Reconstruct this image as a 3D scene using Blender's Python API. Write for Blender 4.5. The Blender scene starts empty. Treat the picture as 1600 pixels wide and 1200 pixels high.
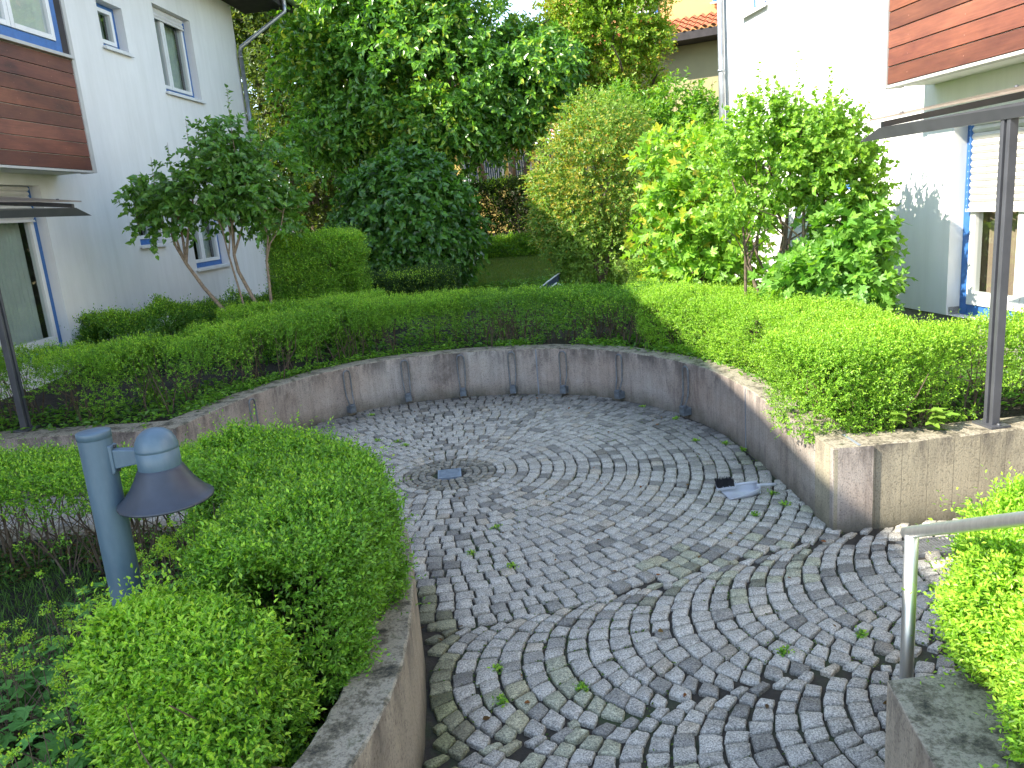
import bpy, math, random
import numpy as np
from mathutils import Vector, Matrix
random.seed(7)
rng = np.random.default_rng(11)
scene = bpy.context.scene
COL = scene.collection
R = math.radians

# ------------------------------------------------------------ camera
EYE = Vector((0, 0, 1.9))
PITCH, ROLL = R(12.94), R(4.75)
fw = Vector((0, math.cos(PITCH), -math.sin(PITCH)))
r0 = Vector((1, 0, 0)); u0 = r0.cross(fw)
cR = math.cos(ROLL) * r0 - math.sin(ROLL) * u0
cU = math.sin(ROLL) * r0 + math.cos(ROLL) * u0
cam_data = bpy.data.cameras.new("camera")
cam = bpy.data.objects.new("camera", cam_data)
COL.objects.link(cam)
m = Matrix((cR, cU, -fw)).transposed().to_4x4()
m.translation = EYE
cam.matrix_world = m
cam_data.sensor_fit = 'HORIZONTAL'
cam_data.sensor_width = 36.0
cam_data.lens = 36.0 * 1205.0 / 1600.0
cam_data.clip_start = 0.05
cam_data.clip_end = 600
scene.camera = cam

# ------------------------------------------------------------ sky, sun, exposure
SUN_EL = R(40.0)
SUN_AZ = (-math.cos(R(20)), -math.sin(R(20)))        # horizontal direction towards the sun
world = bpy.data.worlds.new("World")
scene.world = world
world.use_nodes = True
wn = world.node_tree
bg = wn.nodes['Background']
sky = wn.nodes.new('ShaderNodeTexSky')
sky.sky_type = 'NISHITA'
sky.sun_disc = False
sky.sun_elevation = SUN_EL
sky.sun_rotation = math.atan2(SUN_AZ[0], SUN_AZ[1])
sky.air_density = 1.0
sky.dust_density = 0.1
sky.ozone_density = 1.6
hs = wn.nodes.new('ShaderNodeHueSaturation')
hs.inputs['Saturation'].default_value = 0.80
wn.links.new(sky.outputs[0], hs.inputs['Color'])
wn.links.new(hs.outputs[0], bg.inputs[0])
bg.inputs[1].default_value = 0.15
sd = bpy.data.lights.new("sun", 'SUN')
sd.energy = 3.4
sd.angle = R(0.6)
sd.color = (1.0, 0.93, 0.80)
sun = bpy.data.objects.new("sun", sd)
COL.objects.link(sun)
to_sun = Vector((SUN_AZ[0] * math.cos(SUN_EL), SUN_AZ[1] * math.cos(SUN_EL), math.sin(SUN_EL)))
sun.rotation_euler = to_sun.to_track_quat('Z', 'Y').to_euler()
sun.location = to_sun * 40
vs = scene.view_settings
vs.view_transform = 'Standard'
vs.look = 'None'
vs.gamma = 1
vs.exposure = 2.1
scene.cycles.max_bounces = 7
scene.cycles.diffuse_bounces = 3
scene.cycles.transparent_max_bounces = 12
scene.cycles.caustics_reflective = False
scene.cycles.caustics_refractive = False

# ------------------------------------------------------------ helpers: meshes
def link(name, me, mat=None, parent=None):
    o = bpy.data.objects.new(name, me)
    COL.objects.link(o)
    if mat is not None and me is not None and len(me.materials) == 0:
        me.materials.append(mat)
    if parent is not None:
        o.parent = parent
    return o

def tag(o, label=None, cat=None, group=None, kind=None):
    if label: o['label'] = label
    if cat: o['category'] = cat
    if group: o['group'] = group
    if kind: o['kind'] = kind
    return o

def thing(name, label, cat, group=None, loc=(0, 0, 0)):
    o = bpy.data.objects.new(name, None)
    o.empty_display_size = 0.2
    COL.objects.link(o)
    o.location = loc
    return tag(o, label, cat, group)

class MB:
    """collects vertices and faces, then links them as one mesh"""
    def __init__(s):
        s.v = []; s.f = []; s.smooth = []
    def add(s, vs_, fs, sm=False):
        b = len(s.v)
        s.v.extend([tuple(p) for p in vs_])
        s.f.extend([tuple(i + b for i in f) for f in fs])
        s.smooth.extend([sm] * len(fs))
    def box(s, lo, hi, T=None):
        x0, y0, z0 = lo; x1, y1, z1 = hi
        p = [(x0, y0, z0), (x1, y0, z0), (x1, y1, z0), (x0, y1, z0), (x0, y0, z1), (x1, y0, z1), (x1, y1, z1), (x0, y1, z1)]
        if T: p = [T(*q) for q in p]
        s.add(p, [(0, 3, 2, 1), (4, 5, 6, 7), (0, 1, 5, 4), (1, 2, 6, 5), (2, 3, 7, 6), (3, 0, 4, 7)])
    def tube(s, pts, rad, n=8, cap=True, sm=True):
        pts = [Vector(p) for p in pts]
        if not hasattr(rad, '__len__'): rad = [rad] * len(pts)
        vs_ = []; fs = []
        ref = None
        for i, p in enumerate(pts):
            if i == 0: t = pts[1] - p
            elif i == len(pts) - 1: t = p - pts[i - 1]
            else: t = (pts[i + 1] - p).normalized() + (p - pts[i - 1]).normalized()
            if t.length < 1e-9: t = Vector((0, 0, 1))
            t.normalize()
            if ref is None:
                ref = Vector((0, 0, 1)) if abs(t.z) < 0.9 else Vector((1, 0, 0))
            a = t.cross(ref).normalized(); b = t.cross(a).normalized()
            ref = -t.cross(a) if False else a.cross(t)
            for k in range(n):
                an = 2 * math.pi * k / n
                vs_.append(p + (a * math.cos(an) + b * math.sin(an)) * rad[i])
        for i in range(len(pts) - 1):
            for k in range(n):
                k2 = (k + 1) % n
                fs.append((i * n + k, i * n + k2, (i + 1) * n + k2, (i + 1) * n + k))
        s.add(vs_, fs, sm)
        if cap:
            b = len(s.v) - len(vs_)
            s.f.append(tuple(b + k for k in range(n))[::-1]); s.smooth.append(False)
            s.f.append(tuple(b + (len(pts) - 1) * n + k for k in range(n))); s.smooth.append(False)
    def lathe(s, prof, c, n=32, sm=True, T=None):
        vs_ = []; fs = []
        for (r, z) in prof:
            for k in range(n):
                a = 2 * math.pi * k / n
                vs_.append((c[0] + r * math.cos(a), c[1] + r * math.sin(a), c[2] + z))
        if T: vs_ = [T(Vector(p)) for p in vs_]
        for i in range(len(prof) - 1):
            for k in range(n):
                k2 = (k + 1) % n
                fs.append((i * n + k, i * n + k2, (i + 1) * n + k2, (i + 1) * n + k))
        s.add(vs_, fs, sm)
    def build(s, name, mat=None, parent=None, bevel=0):
        me = bpy.data.meshes.new(name)
        me.from_pydata(s.v, [], s.f)
        me.polygons.foreach_set('use_smooth', s.smooth)
        me.update()
        o = link(name, me, mat, parent)
        if bevel:
            b = o.modifiers.new('bevel', 'BEVEL'); b.width = bevel; b.segments = 2; b.limit_method = 'ANGLE'; b.angle_limit = R(40)
        return o

def np_mesh(name, V, F, k, col=None, mat=None, parent=None, smooth=False):
    """V (n,3) vertices, F (m,k) faces all with k corners, col (n,3) linear colour per vertex"""
    me = bpy.data.meshes.new(name)
    V = np.ascontiguousarray(V, dtype=np.float32); F = np.ascontiguousarray(F, dtype=np.int32)
    me.vertices.add(len(V)); me.vertices.foreach_set('co', V.ravel())
    me.loops.add(F.size); me.loops.foreach_set('vertex_index', F.ravel())
    me.polygons.add(len(F))
    me.polygons.foreach_set('loop_start', np.arange(0, F.size, k, dtype=np.int32))
    me.polygons.foreach_set('loop_total', np.full(len(F), k, dtype=np.int32))
    me.polygons.foreach_set('use_smooth', np.full(len(F), bool(smooth)))
    if col is not None:
        a = me.color_attributes.new('tint', 'FLOAT_COLOR', 'POINT')
        c = np.ones((len(V), 4), dtype=np.float32); c[:, :3] = col
        a.data.foreach_set('color', c.ravel())
    me.update(calc_edges=True)
    me.validate()
    return link(name, me, mat, parent)

def vnoise(P, scale, seed=0):
    """smooth value noise 0..1 at points P (n,3)"""
    r = np.random.default_rng(seed)
    G = r.random((32, 32, 32))
    Q = P * scale + 100.0
    i = np.floor(Q).astype(int); f = Q - i; f = f * f * (3 - 2 * f)
    out = 0
    for dx in (0, 1):
        for dy in (0, 1):
            for dz in (0, 1):
                w = (f[:, 0] if dx else 1 - f[:, 0]) * (f[:, 1] if dy else 1 - f[:, 1]) * (f[:, 2] if dz else 1 - f[:, 2])
                out = out + w * G[(i[:, 0] + dx) % 32, (i[:, 1] + dy) % 32, (i[:, 2] + dz) % 32]
    return out

def unit(a):
    return a / np.maximum(np.linalg.norm(a, axis=1, keepdims=True), 1e-9)

# ------------------------------------------------------------ helpers: materials
def new_mat(name):
    m = bpy.data.materials.new(name); m.use_nodes = True
    nt = m.node_tree
    return m, nt, nt.nodes, nt.links, nt.nodes['Principled BSDF']

def ramp(N, fac, stops):
    r = N.nodes.new('ShaderNodeValToRGB') if hasattr(N, 'nodes') else N.new('ShaderNodeValToRGB')
    e = r.color_ramp.elements
    while len(e) < len(stops): e.new(0.5)
    for i, (p, c) in enumerate(stops):
        e[i].position = p; e[i].color = (*c, 1)
    return r

def noise_col(nt, stops, scale=5, detail=5, rough=0.55, vec=None, dist=0.0):
    n = nt.nodes.new('ShaderNodeTexNoise')
    n.inputs['Scale'].default_value = scale; n.inputs['Detail'].default_value = detail
    n.inputs['Roughness'].default_value = rough; n.inputs['Distortion'].default_value = dist
    if vec: nt.links.new(vec, n.inputs['Vector'])
    r = ramp(nt, None, stops)
    nt.links.new(n.outputs['Fac'], r.inputs['Fac'])
    return r.outputs['Color'], n.outputs['Fac']

def coords(nt, scale=(1, 1, 1), kind='Object'):
    t = nt.nodes.new('ShaderNodeTexCoord'); mp = nt.nodes.new('ShaderNodeMapping')
    mp.inputs['Scale'].default_value = scale
    nt.links.new(t.outputs[kind], mp.inputs['Vector'])
    return mp.outputs['Vector']

def mix(nt, a, b, fac, mode='MIX'):
    x = nt.nodes.new('ShaderNodeMix'); x.data_type = 'RGBA'; x.blend_type = mode
    for sock, val in ((x.inputs[0], fac), (x.inputs[6], a), (x.inputs[7], b)):
        if isinstance(val, (int, float)): sock.default_value = val
        elif isinstance(val, tuple): sock.default_value = (*val, 1)
        else: nt.links.new(val, sock)
    return x.outputs[2]

def bump(nt, h, strength=0.3, dist=0.01):
    b = nt.nodes.new('ShaderNodeBump'); b.inputs['Strength'].default_value = strength; b.inputs['Distance'].default_value = dist
    nt.links.new(h, b.inputs['Height'])
    return b.outputs['Normal']

def simple(name, col, rough=0.5, metal=0.0, var=0.12, scale=8, bmp=0.0, spec=None):
    m, nt, N, Lk, P = new_mat(name)
    c2 = tuple(x * (1 - var) for x in col); c1 = tuple(min(1, x * (1 + var)) for x in col)
    c, f = noise_col(nt, [(0.3, c2), (0.7, c1)], scale, vec=coords(nt))
    Lk.new(c, P.inputs['Base Color'])
    P.inputs['Roughness'].default_value = rough; P.inputs['Metallic'].default_value = metal
    if spec is not None: P.inputs['Specular IOR Level'].default_value = spec
    if bmp: Lk.new(bump(nt, f, bmp, 0.01), P.inputs['Normal'])
    return m

def leaf_mat(name, rough=0.42, trans=0.45, spec=0.45):
    m, nt, N, Lk, P = new_mat(name)
    a = N.new('ShaderNodeAttribute'); a.attribute_name = 'tint'
    Lk.new(a.outputs['Color'], P.inputs['Base Color'])
    P.inputs['Roughness'].default_value = rough
    P.inputs['Specular IOR Level'].default_value = spec
    t = N.new('ShaderNodeBsdfTranslucent')
    tc = mix(nt, a.outputs['Color'], (1.25, 1.3, 0.45), 1.0, 'MULTIPLY')
    Lk.new(tc, t.inputs['Color'])
    ms = N.new('ShaderNodeMixShader'); ms.inputs[0].default_value = trans
    Lk.new(P.outputs[0], ms.inputs[1]); Lk.new(t.outputs[0], ms.inputs[2])
    Lk.new(ms.outputs[0], N['Material Output'].inputs['Surface'])
    return m

M = {}
M['leaf'] = leaf_mat('leaf')
M['leaf_gloss'] = leaf_mat('leaf_glossy', 0.3, 0.38, 0.6)
M['leaf_dull'] = leaf_mat('leaf_dull', 0.6, 0.3, 0.25)
M['bark'] = simple('bark', (0.13, 0.095, 0.065), 0.85, var=0.45, scale=30, bmp=0.6)
M['twig'] = simple('twig', (0.095, 0.066, 0.042), 0.8, var=0.4, scale=40)
M['pale_bark'] = simple('pale_bark', (0.26, 0.19, 0.13), 0.85, var=0.35, scale=30, bmp=0.5)
M['canopy_paint'] = simple('canopy_paint', (0.062, 0.064, 0.072), 0.4, var=0.15)
M['black_paint'] = simple('black_paint', (0.034, 0.036, 0.043), 0.38, var=0.3)
M['blue_paint'] = simple('blue_paint', (0.035, 0.13, 0.36), 0.45, var=0.15, scale=20)
M['white_frame'] = simple('white_frame', (0.72, 0.72, 0.70), 0.4, var=0.04)
M['shutter'] = simple('shutter_slats', (0.62, 0.60, 0.57), 0.5, var=0.06)
M['zinc'] = simple('zinc', (0.36, 0.38, 0.40), 0.42, metal=0.75, var=0.25, scale=6)
M['sill'] = simple('sill_metal', (0.70, 0.70, 0.69), 0.4, var=0.06)
M['grey_trim'] = simple('grey_trim', (0.45, 0.44, 0.41), 0.6, var=0.08)
M['dark_wood'] = simple('dark_wood', (0.03, 0.025, 0.025), 0.8, var=0.3)
M['curtain'] = simple('curtain', (0.60, 0.64, 0.58), 0.9, var=0.1, scale=4)
M['brown_curtain'] = simple('brown_curtain', (0.34, 0.24, 0.18), 0.9, var=0.15, scale=3)
M['room'] = simple('room', (0.10, 0.08, 0.06), 0.9, var=0.3, scale=2)
M['lamp_paint'] = None

def render_mat():
    m, nt, N, Lk, P = new_mat('white_render')
    c, f = noise_col(nt, [(0.25, (0.70, 0.69, 0.665)), (0.75, (0.79, 0.78, 0.75))], 0.9, 6, 0.6, coords(nt))
    c2, f2 = noise_col(nt, [(0.35, (0.93, 0.93, 0.92)), (0.6, (1, 1, 1))], 2.2, 6, 0.7, coords(nt, (3, 3, 0.35)))
    Lk.new(mix(nt, c, c2, 1.0, 'MULTIPLY'), P.inputs['Base Color'])
    P.inputs['Roughness'].default_value = 0.9
    n = N.new('ShaderNodeTexNoise'); n.inputs['Scale'].default_value = 220; n.inputs['Detail'].default_value = 2
    Lk.new(coords(nt), n.inputs['Vector'])
    Lk.new(bump(nt, n.outputs['Fac'], 0.25, 0.004), P.inputs['Normal'])
    return m
M['render'] = render_mat()
M['plinth'] = simple('plinth_render', (0.23, 0.21, 0.18), 0.9, var=0.15, scale=12, bmp=0.3)
M['yellow'] = simple('yellow_render', (0.72, 0.53, 0.16), 0.9, var=0.06, scale=2)
M['orange'] = simple('orange_render', (0.62, 0.33, 0.13), 0.9, var=0.05, scale=2)
M['olive'] = simple('ochre_render', (0.36, 0.31, 0.16), 0.9, var=0.06, scale=2)
M['tile'] = simple('roof_tile', (0.46, 0.13, 0.06), 0.8, var=0.35, scale=14)

def glass_mat():
    m, nt, N, Lk, P = new_mat('window_glass')
    g = N.new('ShaderNodeBsdfGlossy'); g.inputs['Roughness'].default_value = 0.02; g.inputs['Color'].default_value = (0.9, 0.95, 1, 1)
    t = N.new('ShaderNodeBsdfTransparent'); t.inputs['Color'].default_value = (0.75, 0.8, 0.78, 1)
    fr = N.new('ShaderNodeLayerWeight'); fr.inputs['Blend'].default_value = 0.5
    pw_ = N.new('ShaderNodeMath'); pw_.operation = 'POWER'; pw_.inputs[1].default_value = 4.0; Lk.new(fr.outputs['Facing'], pw_.inputs[0])
    ad = N.new('ShaderNodeMath'); ad.operation = 'MULTIPLY_ADD'; ad.inputs[1].default_value = 0.85; ad.inputs[2].default_value = 0.11; ad.use_clamp = True
    Lk.new(pw_.outputs[0], ad.inputs[0])
    ms = N.new('ShaderNodeMixShader'); Lk.new(ad.outputs[0], ms.inputs[0])
    Lk.new(t.outputs[0], ms.inputs[1]); Lk.new(g.outputs[0], ms.inputs[2])
    Lk.new(ms.outputs[0], N['Material Output'].inputs['Surface'])
    return m
M['glass'] = glass_mat()

def dirty_glass():
    m, nt, N, Lk, P = new_mat('canopy_glass')
    c, f = noise_col(nt, [(0.3, (0.24, 0.18, 0.15)), (0.7, (0.46, 0.40, 0.35))], 6, 6, 0.6, coords(nt))
    Lk.new(c, P.inputs['Base Color']); P.inputs['Roughness'].default_value = 0.35
    t = N.new('ShaderNodeBsdfTransparent'); t.inputs['Color'].default_value = (0.85, 0.83, 0.80, 1)
    tl = N.new('ShaderNodeBsdfTranslucent'); tl.inputs['Color'].default_value = (0.75, 0.68, 0.60, 1)
    m0 = N.new('ShaderNodeMixShader'); m0.inputs[0].default_value = 0.6
    Lk.new(P.outputs[0], m0.inputs[1]); Lk.new(tl.outputs[0], m0.inputs[2])
    ms = N.new('ShaderNodeMixShader'); ms.inputs[0].default_value = 0.3
    Lk.new(m0.outputs[0], ms.inputs[1]); Lk.new(t.outputs[0], ms.inputs[2])
    Lk.new(ms.outputs[0], N['Material Output'].inputs['Surface'])
    return m
M['canopy_glass'] = dirty_glass()

def wood_mat():
    m, nt, N, Lk, P = new_mat('red_brown_boards')
    v = coords(nt, (2.0, 2.0, 46))
    g_, f = noise_col(nt, [(0.3, (0.80, 0.79, 0.78)), (0.7, (1.12, 1.12, 1.12))], 2.0, 6, 0.6, v, 0.2)
    c, f3 = noise_col(nt, [(0.26, (0.05, 0.022, 0.016)), (0.42, (0.13, 0.045, 0.028)), (0.70, (0.23, 0.085, 0.045))], 1.6, 7, 0.62, coords(nt, (0.9, 0.9, 2.6)), 0.3)
    c = mix(nt, c, g_, 1.0, 'MULTIPLY')
    a = N.new('ShaderNodeAttribute'); a.attribute_name = 'tint'
    Lk.new(mix(nt, c, a.outputs['Color'], 1.0, 'MULTIPLY'), P.inputs['Base Color'])
    P.inputs['Roughness'].default_value = 0.62
    Lk.new(bump(nt, f, 0.25, 0.003), P.inputs['Normal'])
    return m
M['boards'] = wood_mat()

def concrete_mat(name, tintA, tintB, boards=False, dirt=0.6):
    m, nt, N, Lk, P = new_mat(name)
    big, fb = noise_col(nt, [(0.3, tintA), (0.7, tintB)], 1.3, 5, 0.6, coords(nt))
    streak, fs = noise_col(nt, [(0.30, (0.60, 0.58, 0.57)), (0.5, (0.90, 0.89, 0.88)), (0.7, (1.05, 1.04, 1.02))], 1.0, 8, 0.75, coords(nt, (24, 24, 0.9)))
    speck, fsp = noise_col(nt, [(0.36, (0.45, 0.43, 0.41)), (0.47, (1, 1, 1)), (0.66, (1.12, 1.1, 1.07))], 95, 4, 0.7, coords(nt))
    c = mix(nt, big, streak, dirt, 'MULTIPLY')
    blot, fbl = noise_col(nt, [(0.34, (0.42, 0.40, 0.40)), (0.46, (0.86, 0.85, 0.84)), (0.60, (1.04, 1.03, 1.02))], 1.7, 9, 0.72, coords(nt, (1.5, 1.5, 0.8)), 0.5)
    c = mix(nt, c, blot, dirt, 'MULTIPLY')
    c = mix(nt, c, speck, 0.75, 'MULTIPLY')
    tc = N.new('ShaderNodeTexCoord'); sx = N.new('ShaderNodeSeparateXYZ'); Lk.new(tc.outputs['Object'], sx.inputs[0])
    # grime and algae at the foot, lichen band just under the coping edge
    mr = N.new('ShaderNodeMapRange'); mr.inputs['From Min'].default_value = 0.16; mr.inputs['From Max'].default_value = 0.0
    Lk.new(sx.outputs['Z'], mr.inputs['Value'])
    nz = N.new('ShaderNodeTexNoise'); nz.inputs['Scale'].default_value = 7; nz.inputs['Detail'].default_value = 5; Lk.new(coords(nt), nz.inputs['Vector'])
    mu = N.new('ShaderNodeMath'); mu.operation = 'MULTIPLY'; Lk.new(mr.outputs[0], mu.inputs[0]); Lk.new(nz.outputs['Fac'], mu.inputs[1])
    m2 = N.new('ShaderNodeMath'); m2.operation = 'MULTIPLY'; m2.inputs[1].default_value = 1.4; m2.use_clamp = True; Lk.new(mu.outputs[0], m2.inputs[0])
    c = mix(nt, c, (0.075, 0.07, 0.045), m2.outputs[0])
    mr2 = N.new('ShaderNodeMapRange'); mr2.inputs['From Min'].default_value = 0.30; mr2.inputs['From Max'].default_value = 0.49
    Lk.new(sx.outputs['Z'], mr2.inputs['Value'])
    nz2 = N.new('ShaderNodeTexNoise'); nz2.inputs['Scale'].default_value = 4.5; nz2.inputs['Detail'].default_value = 6; nz2.inputs['Roughness'].default_value = 0.7
    Lk.new(coords(nt, (1.6, 1.6, 0.6)), nz2.inputs['Vector'])
    rr = ramp(nt, None, [(0.43, (0, 0, 0)), (0.58, (0.85, 0.85, 0.85))]); Lk.new(nz2.outputs['Fac'], rr.inputs['Fac'])
    m3 = N.new('ShaderNodeMath'); m3.operation = 'MULTIPLY'; Lk.new(mr2.outputs[0], m3.inputs[0]); Lk.new(rr.outputs['Color'], m3.inputs[1])
    c = mix(nt, c, (0.06, 0.05, 0.045), m3.outputs[0])
    # weathered top face
    gm = N.new('ShaderNodeNewGeometry'); sn = N.new('ShaderNodeSeparateXYZ'); Lk.new(gm.outputs['True Normal'], sn.inputs[0])
    st = N.new('ShaderNodeMath'); st.operation = 'GREATER_THAN'; st.inputs[1].default_value = 0.6; Lk.new(sn.outputs['Z'], st.inputs[0])
    topc, _ = noise_col(nt, [(0.36, (0.035, 0.034, 0.026)), (0.45, (0.15, 0.13, 0.09)), (0.54, (0.34, 0.30, 0.23)), (0.66, (0.07, 0.075, 0.035))], 11, 10, 0.8, coords(nt))
    c = mix(nt, c, mix(nt, topc, speck, 0.8, 'MULTIPLY'), st.outputs[0])
    if boards:
        w = N.new('ShaderNodeMath'); w.operation = 'PINGPONG'; w.inputs[1].default_value = 0.075
        Lk.new(sx.outputs['X'], w.inputs[0])
        lt = N.new('ShaderNodeMath'); lt.operation = 'LESS_THAN'; lt.inputs[1].default_value = 0.0022; Lk.new(w.outputs[0], lt.inputs[0])
        m4 = N.new('ShaderNodeMath'); m4.operation = 'MULTIPLY'; m4.inputs[1].default_value = 0.6; Lk.new(lt.outputs[0], m4.inputs[0])
        c = mix(nt, c, (0.10, 0.085, 0.06), m4.outputs[0])
    Lk.new(c, P.inputs['Base Color'])
    P.inputs['Roughness'].default_value = 0.92
    ad = N.new('ShaderNodeMath'); ad.operation = 'ADD'; Lk.new(fsp, ad.inputs[0]); Lk.new(fs, ad.inputs[1])
    Lk.new(bump(nt, ad.outputs[0], 0.6, 0.008), P.inputs['Normal'])
    return m
M['conc_curve'] = concrete_mat('weathered_concrete', (0.40, 0.31, 0.25), (0.42, 0.385, 0.35), dirt=0.85)
M['conc_wing'] = concrete_mat('board_marked_concrete', (0.30, 0.26, 0.18), (0.37, 0.33, 0.24), boards=True, dirt=0.5)
M['conc_near'] = concrete_mat('mossy_concrete', (0.30, 0.25, 0.19), (0.42, 0.36, 0.28), dirt=0.75)

def soil_mat(name, a, b, c_, scale=5):
    m, nt, N, Lk, P = new_mat(name)
    c, f = noise_col(nt, [(0.3, a), (0.5, b), (0.72, c_)], scale, 9, 0.7, coords(nt))
    Lk.new(c, P.inputs['Base Color']); P.inputs['Roughness'].default_value = 0.95
    Lk.new(bump(nt, f, 1.0, 0.05), P.inputs['Normal'])
    return m
M['soil'] = soil_mat('garden_soil', (0.010, 0.008, 0.006), (0.024, 0.018, 0.012), (0.02, 0.032, 0.012))
M['joint'] = soil_mat('joint_sand', (0.020, 0.017, 0.013), (0.038, 0.032, 0.023), (0.035, 0.075, 0.015), 2.2)

def stone_mat():
    m, nt, N, Lk, P = new_mat('granite_setts')
    a = N.new('ShaderNodeAttribute'); a.attribute_name = 'tint'
    sp, f = noise_col(nt, [(0.36, (0.22, 0.22, 0.23)), (0.45, (0.72, 0.72, 0.73)), (0.55, (1.05, 1.05, 1.05)), (0.66, (1.75, 1.75, 1.72))], 150, 3, 0.85, coords(nt))
    st, f2 = noise_col(nt, [(0.3, (0.72, 0.71, 0.68)), (0.7, (1.08, 1.08, 1.08))], 14, 6, 0.65, coords(nt))
    c = mix(nt, a.outputs['Color'], sp, 1.0, 'MULTIPLY'); c = mix(nt, c, st, 1.0, 'MULTIPLY')
    Lk.new(c, P.inputs['Base Color']); P.inputs['Roughness'].default_value = 0.75
    n = N.new('ShaderNodeTexNoise'); n.inputs['Scale'].default_value = 60; n.inputs['Detail'].default_value = 5; Lk.new(coords(nt), n.inputs['Vector'])
    Lk.new(bump(nt, n.outputs['Fac'], 0.55, 0.006), P.inputs['Normal'])
    return m
M['stone'] = stone_mat()

# ------------------------------------------------------------ plan of the place (metres; z = 0 is the paving)
def spline(pts, n=8):
    out = []
    P = [Vector(p) for p in pts]
    for i in range(len(P) - 1):
        p0 = P[max(i - 1, 0)]; p1 = P[i]; p2 = P[i + 1]; p3 = P[min(i + 2, len(P) - 1)]
        for k in range(n):
            t = k / n
            out.append(0.5 * ((2 * p1) + (p2 - p0) * t + (2 * p0 - 5 * p1 + 4 * p2 - p3) * t * t + (3 * p1 - p0 - 3 * p2 + p3) * t ** 3))
    out.append(P[-1])
    return out
TOP = 0.48
CURVE = spline([(1.71, 3.97), (1.715, 4.5), (1.705, 5.0), (1.69, 5.55), (1.61, 6.12), (1.45, 6.55), (1.2, 6.98), (0.88, 7.36), (0.47, 7.62),
                (0.05, 7.77), (-0.48, 7.84), (-1.18, 7.78), (-1.68, 7.47), (-2.02, 7.08), (-2.32, 6.5), (-2.56, 5.66)], 6)
NEARW = spline([(-1.05, 0.75), (-0.74, 1.30), (-0.545, 1.70), (-0.46, 2.02), (-0.43, 2.36), (-0.46, 2.85), (-0.53, 3.3), (-0.64, 3.64), (-0.86, 3.90), (-1.2, 4.04), (-1.8, 4.10), (-3.2, 4.22), (-6.0, 4.45)], 6)

def wall_mesh(path, thick, top, side, z0=-0.08, seg=0.12):
    """ribbon wall: front face along the path, body on the given side (+1 left of travel)"""
    P = [Vector((p[0], p[1])) for p in path]
    dense = [P[0]]
    for a, b in zip(P[:-1], P[1:]):
        n = max(1, int((b - a).length / seg))
        for k in range(1, n + 1): dense.append(a.lerp(b, k / n))
    mb = MB(); rows = []
    for i, p in enumerate(dense):
        t = (dense[min(i + 1, len(dense) - 1)] - dense[max(i - 1, 0)]).normalized()
        nrm = Vector((-t.y, t.x)) * side
        tz = top(i / (len(dense) - 1)) if callable(top) else top
        ch = 0.007 + 0.004 * math.sin(i * 2.7)
        wob = 0.0015 * math.sin(i * 1.9)
        prof = [(wob, z0), (wob, tz - ch), (ch, tz), (thick - ch, tz + 0.002 * math.sin(i * 1.3)), (thick, tz - ch), (thick, z0)]
        rows.append([(p.x + nrm.x * o, p.y + nrm.y * o, z) for o, z in prof])
    k = len(rows[0]); vs_ = [v for r in rows for v in r]; fs = []
    for i in range(len(rows) - 1):
        for j in range(k - 1):
            a, b, c, d = i * k + j, i * k + j + 1, (i + 1) * k + j + 1, (i + 1) * k + j
            fs.append((a, b, c, d) if side < 0 else (d, c, b, a))
    fs.append(tuple(range(k))); fs.append(tuple(range((len(rows) - 1) * k, len(rows) * k)))
    mb.add(vs_, fs)
    return mb
def strip(mb, p, t, w, z1, out=0.004):
    """thin vertical joint strip on a wall face at p, face direction t, facing side n"""
    t = Vector(t).normalized(); n = Vector((t.y, -t.x))
    T = lambda x, y, z: (p[0] + t.x * x + n.x * y, p[1] + t.y * x + n.y * y, z)
    mb.box((-w / 2, -0.01, -0.02), (w / 2, out, z1), T)

M['seal'] = simple('joint_sealant', (0.20, 0.22, 0.25), 0.7, var=0.2)
def wall(name, path, thick, top, side, mat, label, cat='wall'):
    t = thing(name, label, cat, loc=(path[0][0], path[0][1], 0))
    o = wall_mesh([(p[0], p[1]) for p in path], thick, top, side).build('wall_body', mat, t)
    o.matrix_parent_inverse = Matrix.Translation(-t.location)
    return t
def adopt(o, t):
    o.parent = t; o.matrix_parent_inverse = Matrix.Translation(-t.location); return o

wc = wall('retaining_wall', CURVE, 0.22, TOP, -1, M['conc_curve'], 'long curved concrete retaining wall with bicycle holders, round the far side of the paved court')
mb = MB()
for (i, w) in ((51, 0.012), (17, 0.010)):
    p = CURVE[i]; t = (CURVE[i - 1] - CURVE[i + 1])
    strip(mb, p, t, w, TOP - 0.01, 0.003)
adopt(mb.build('joint_seal', M['seal'], None), wc)
WING_R = [(1.715, 3.968), (2.3, 4.01), (3.0, 4.06), (4.4, 4.15), (7.0, 4.3)]
wr = wall('retaining_wall', WING_R, 0.22, TOP, 1, M['conc_wing'], 'straight sunlit board-marked concrete wall running off to the right behind the handrail')
mb = MB(); strip(mb, (1.86, 3.979), (1, 0.073), 0.014, TOP - 0.004, 0.004)
mb.box((1.853, 3.985, TOP - 0.004), (1.867, 4.19, TOP + 0.005))
adopt(mb.build('joint_seal', M['seal'], None), wr)
WING_L = [(-2.555, 5.64), (-3.3, 5.70), (-4.3, 5.78), (-7.0, 6.0)]
wl = wall('retaining_wall', WING_L, 0.25, TOP, -1, M['conc_curve'], 'straight grey concrete wall leading off to the left behind the bollard lamp')
wn_ = wall('retaining_wall', NEARW, 0.165, lambda f: TOP if f < 0.42 else max(0.33, TOP - (f - 0.42) * 1.2), 1, M['conc_near'],
           'lichen-stained curved planter wall in the left foreground beside the setts')
NEAR_R = [(0.80, 0.6), (0.90, 1.2), (1.01, 1.965), (2.2, 2.02), (5.5, 2.3)]
pr = MB()
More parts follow.
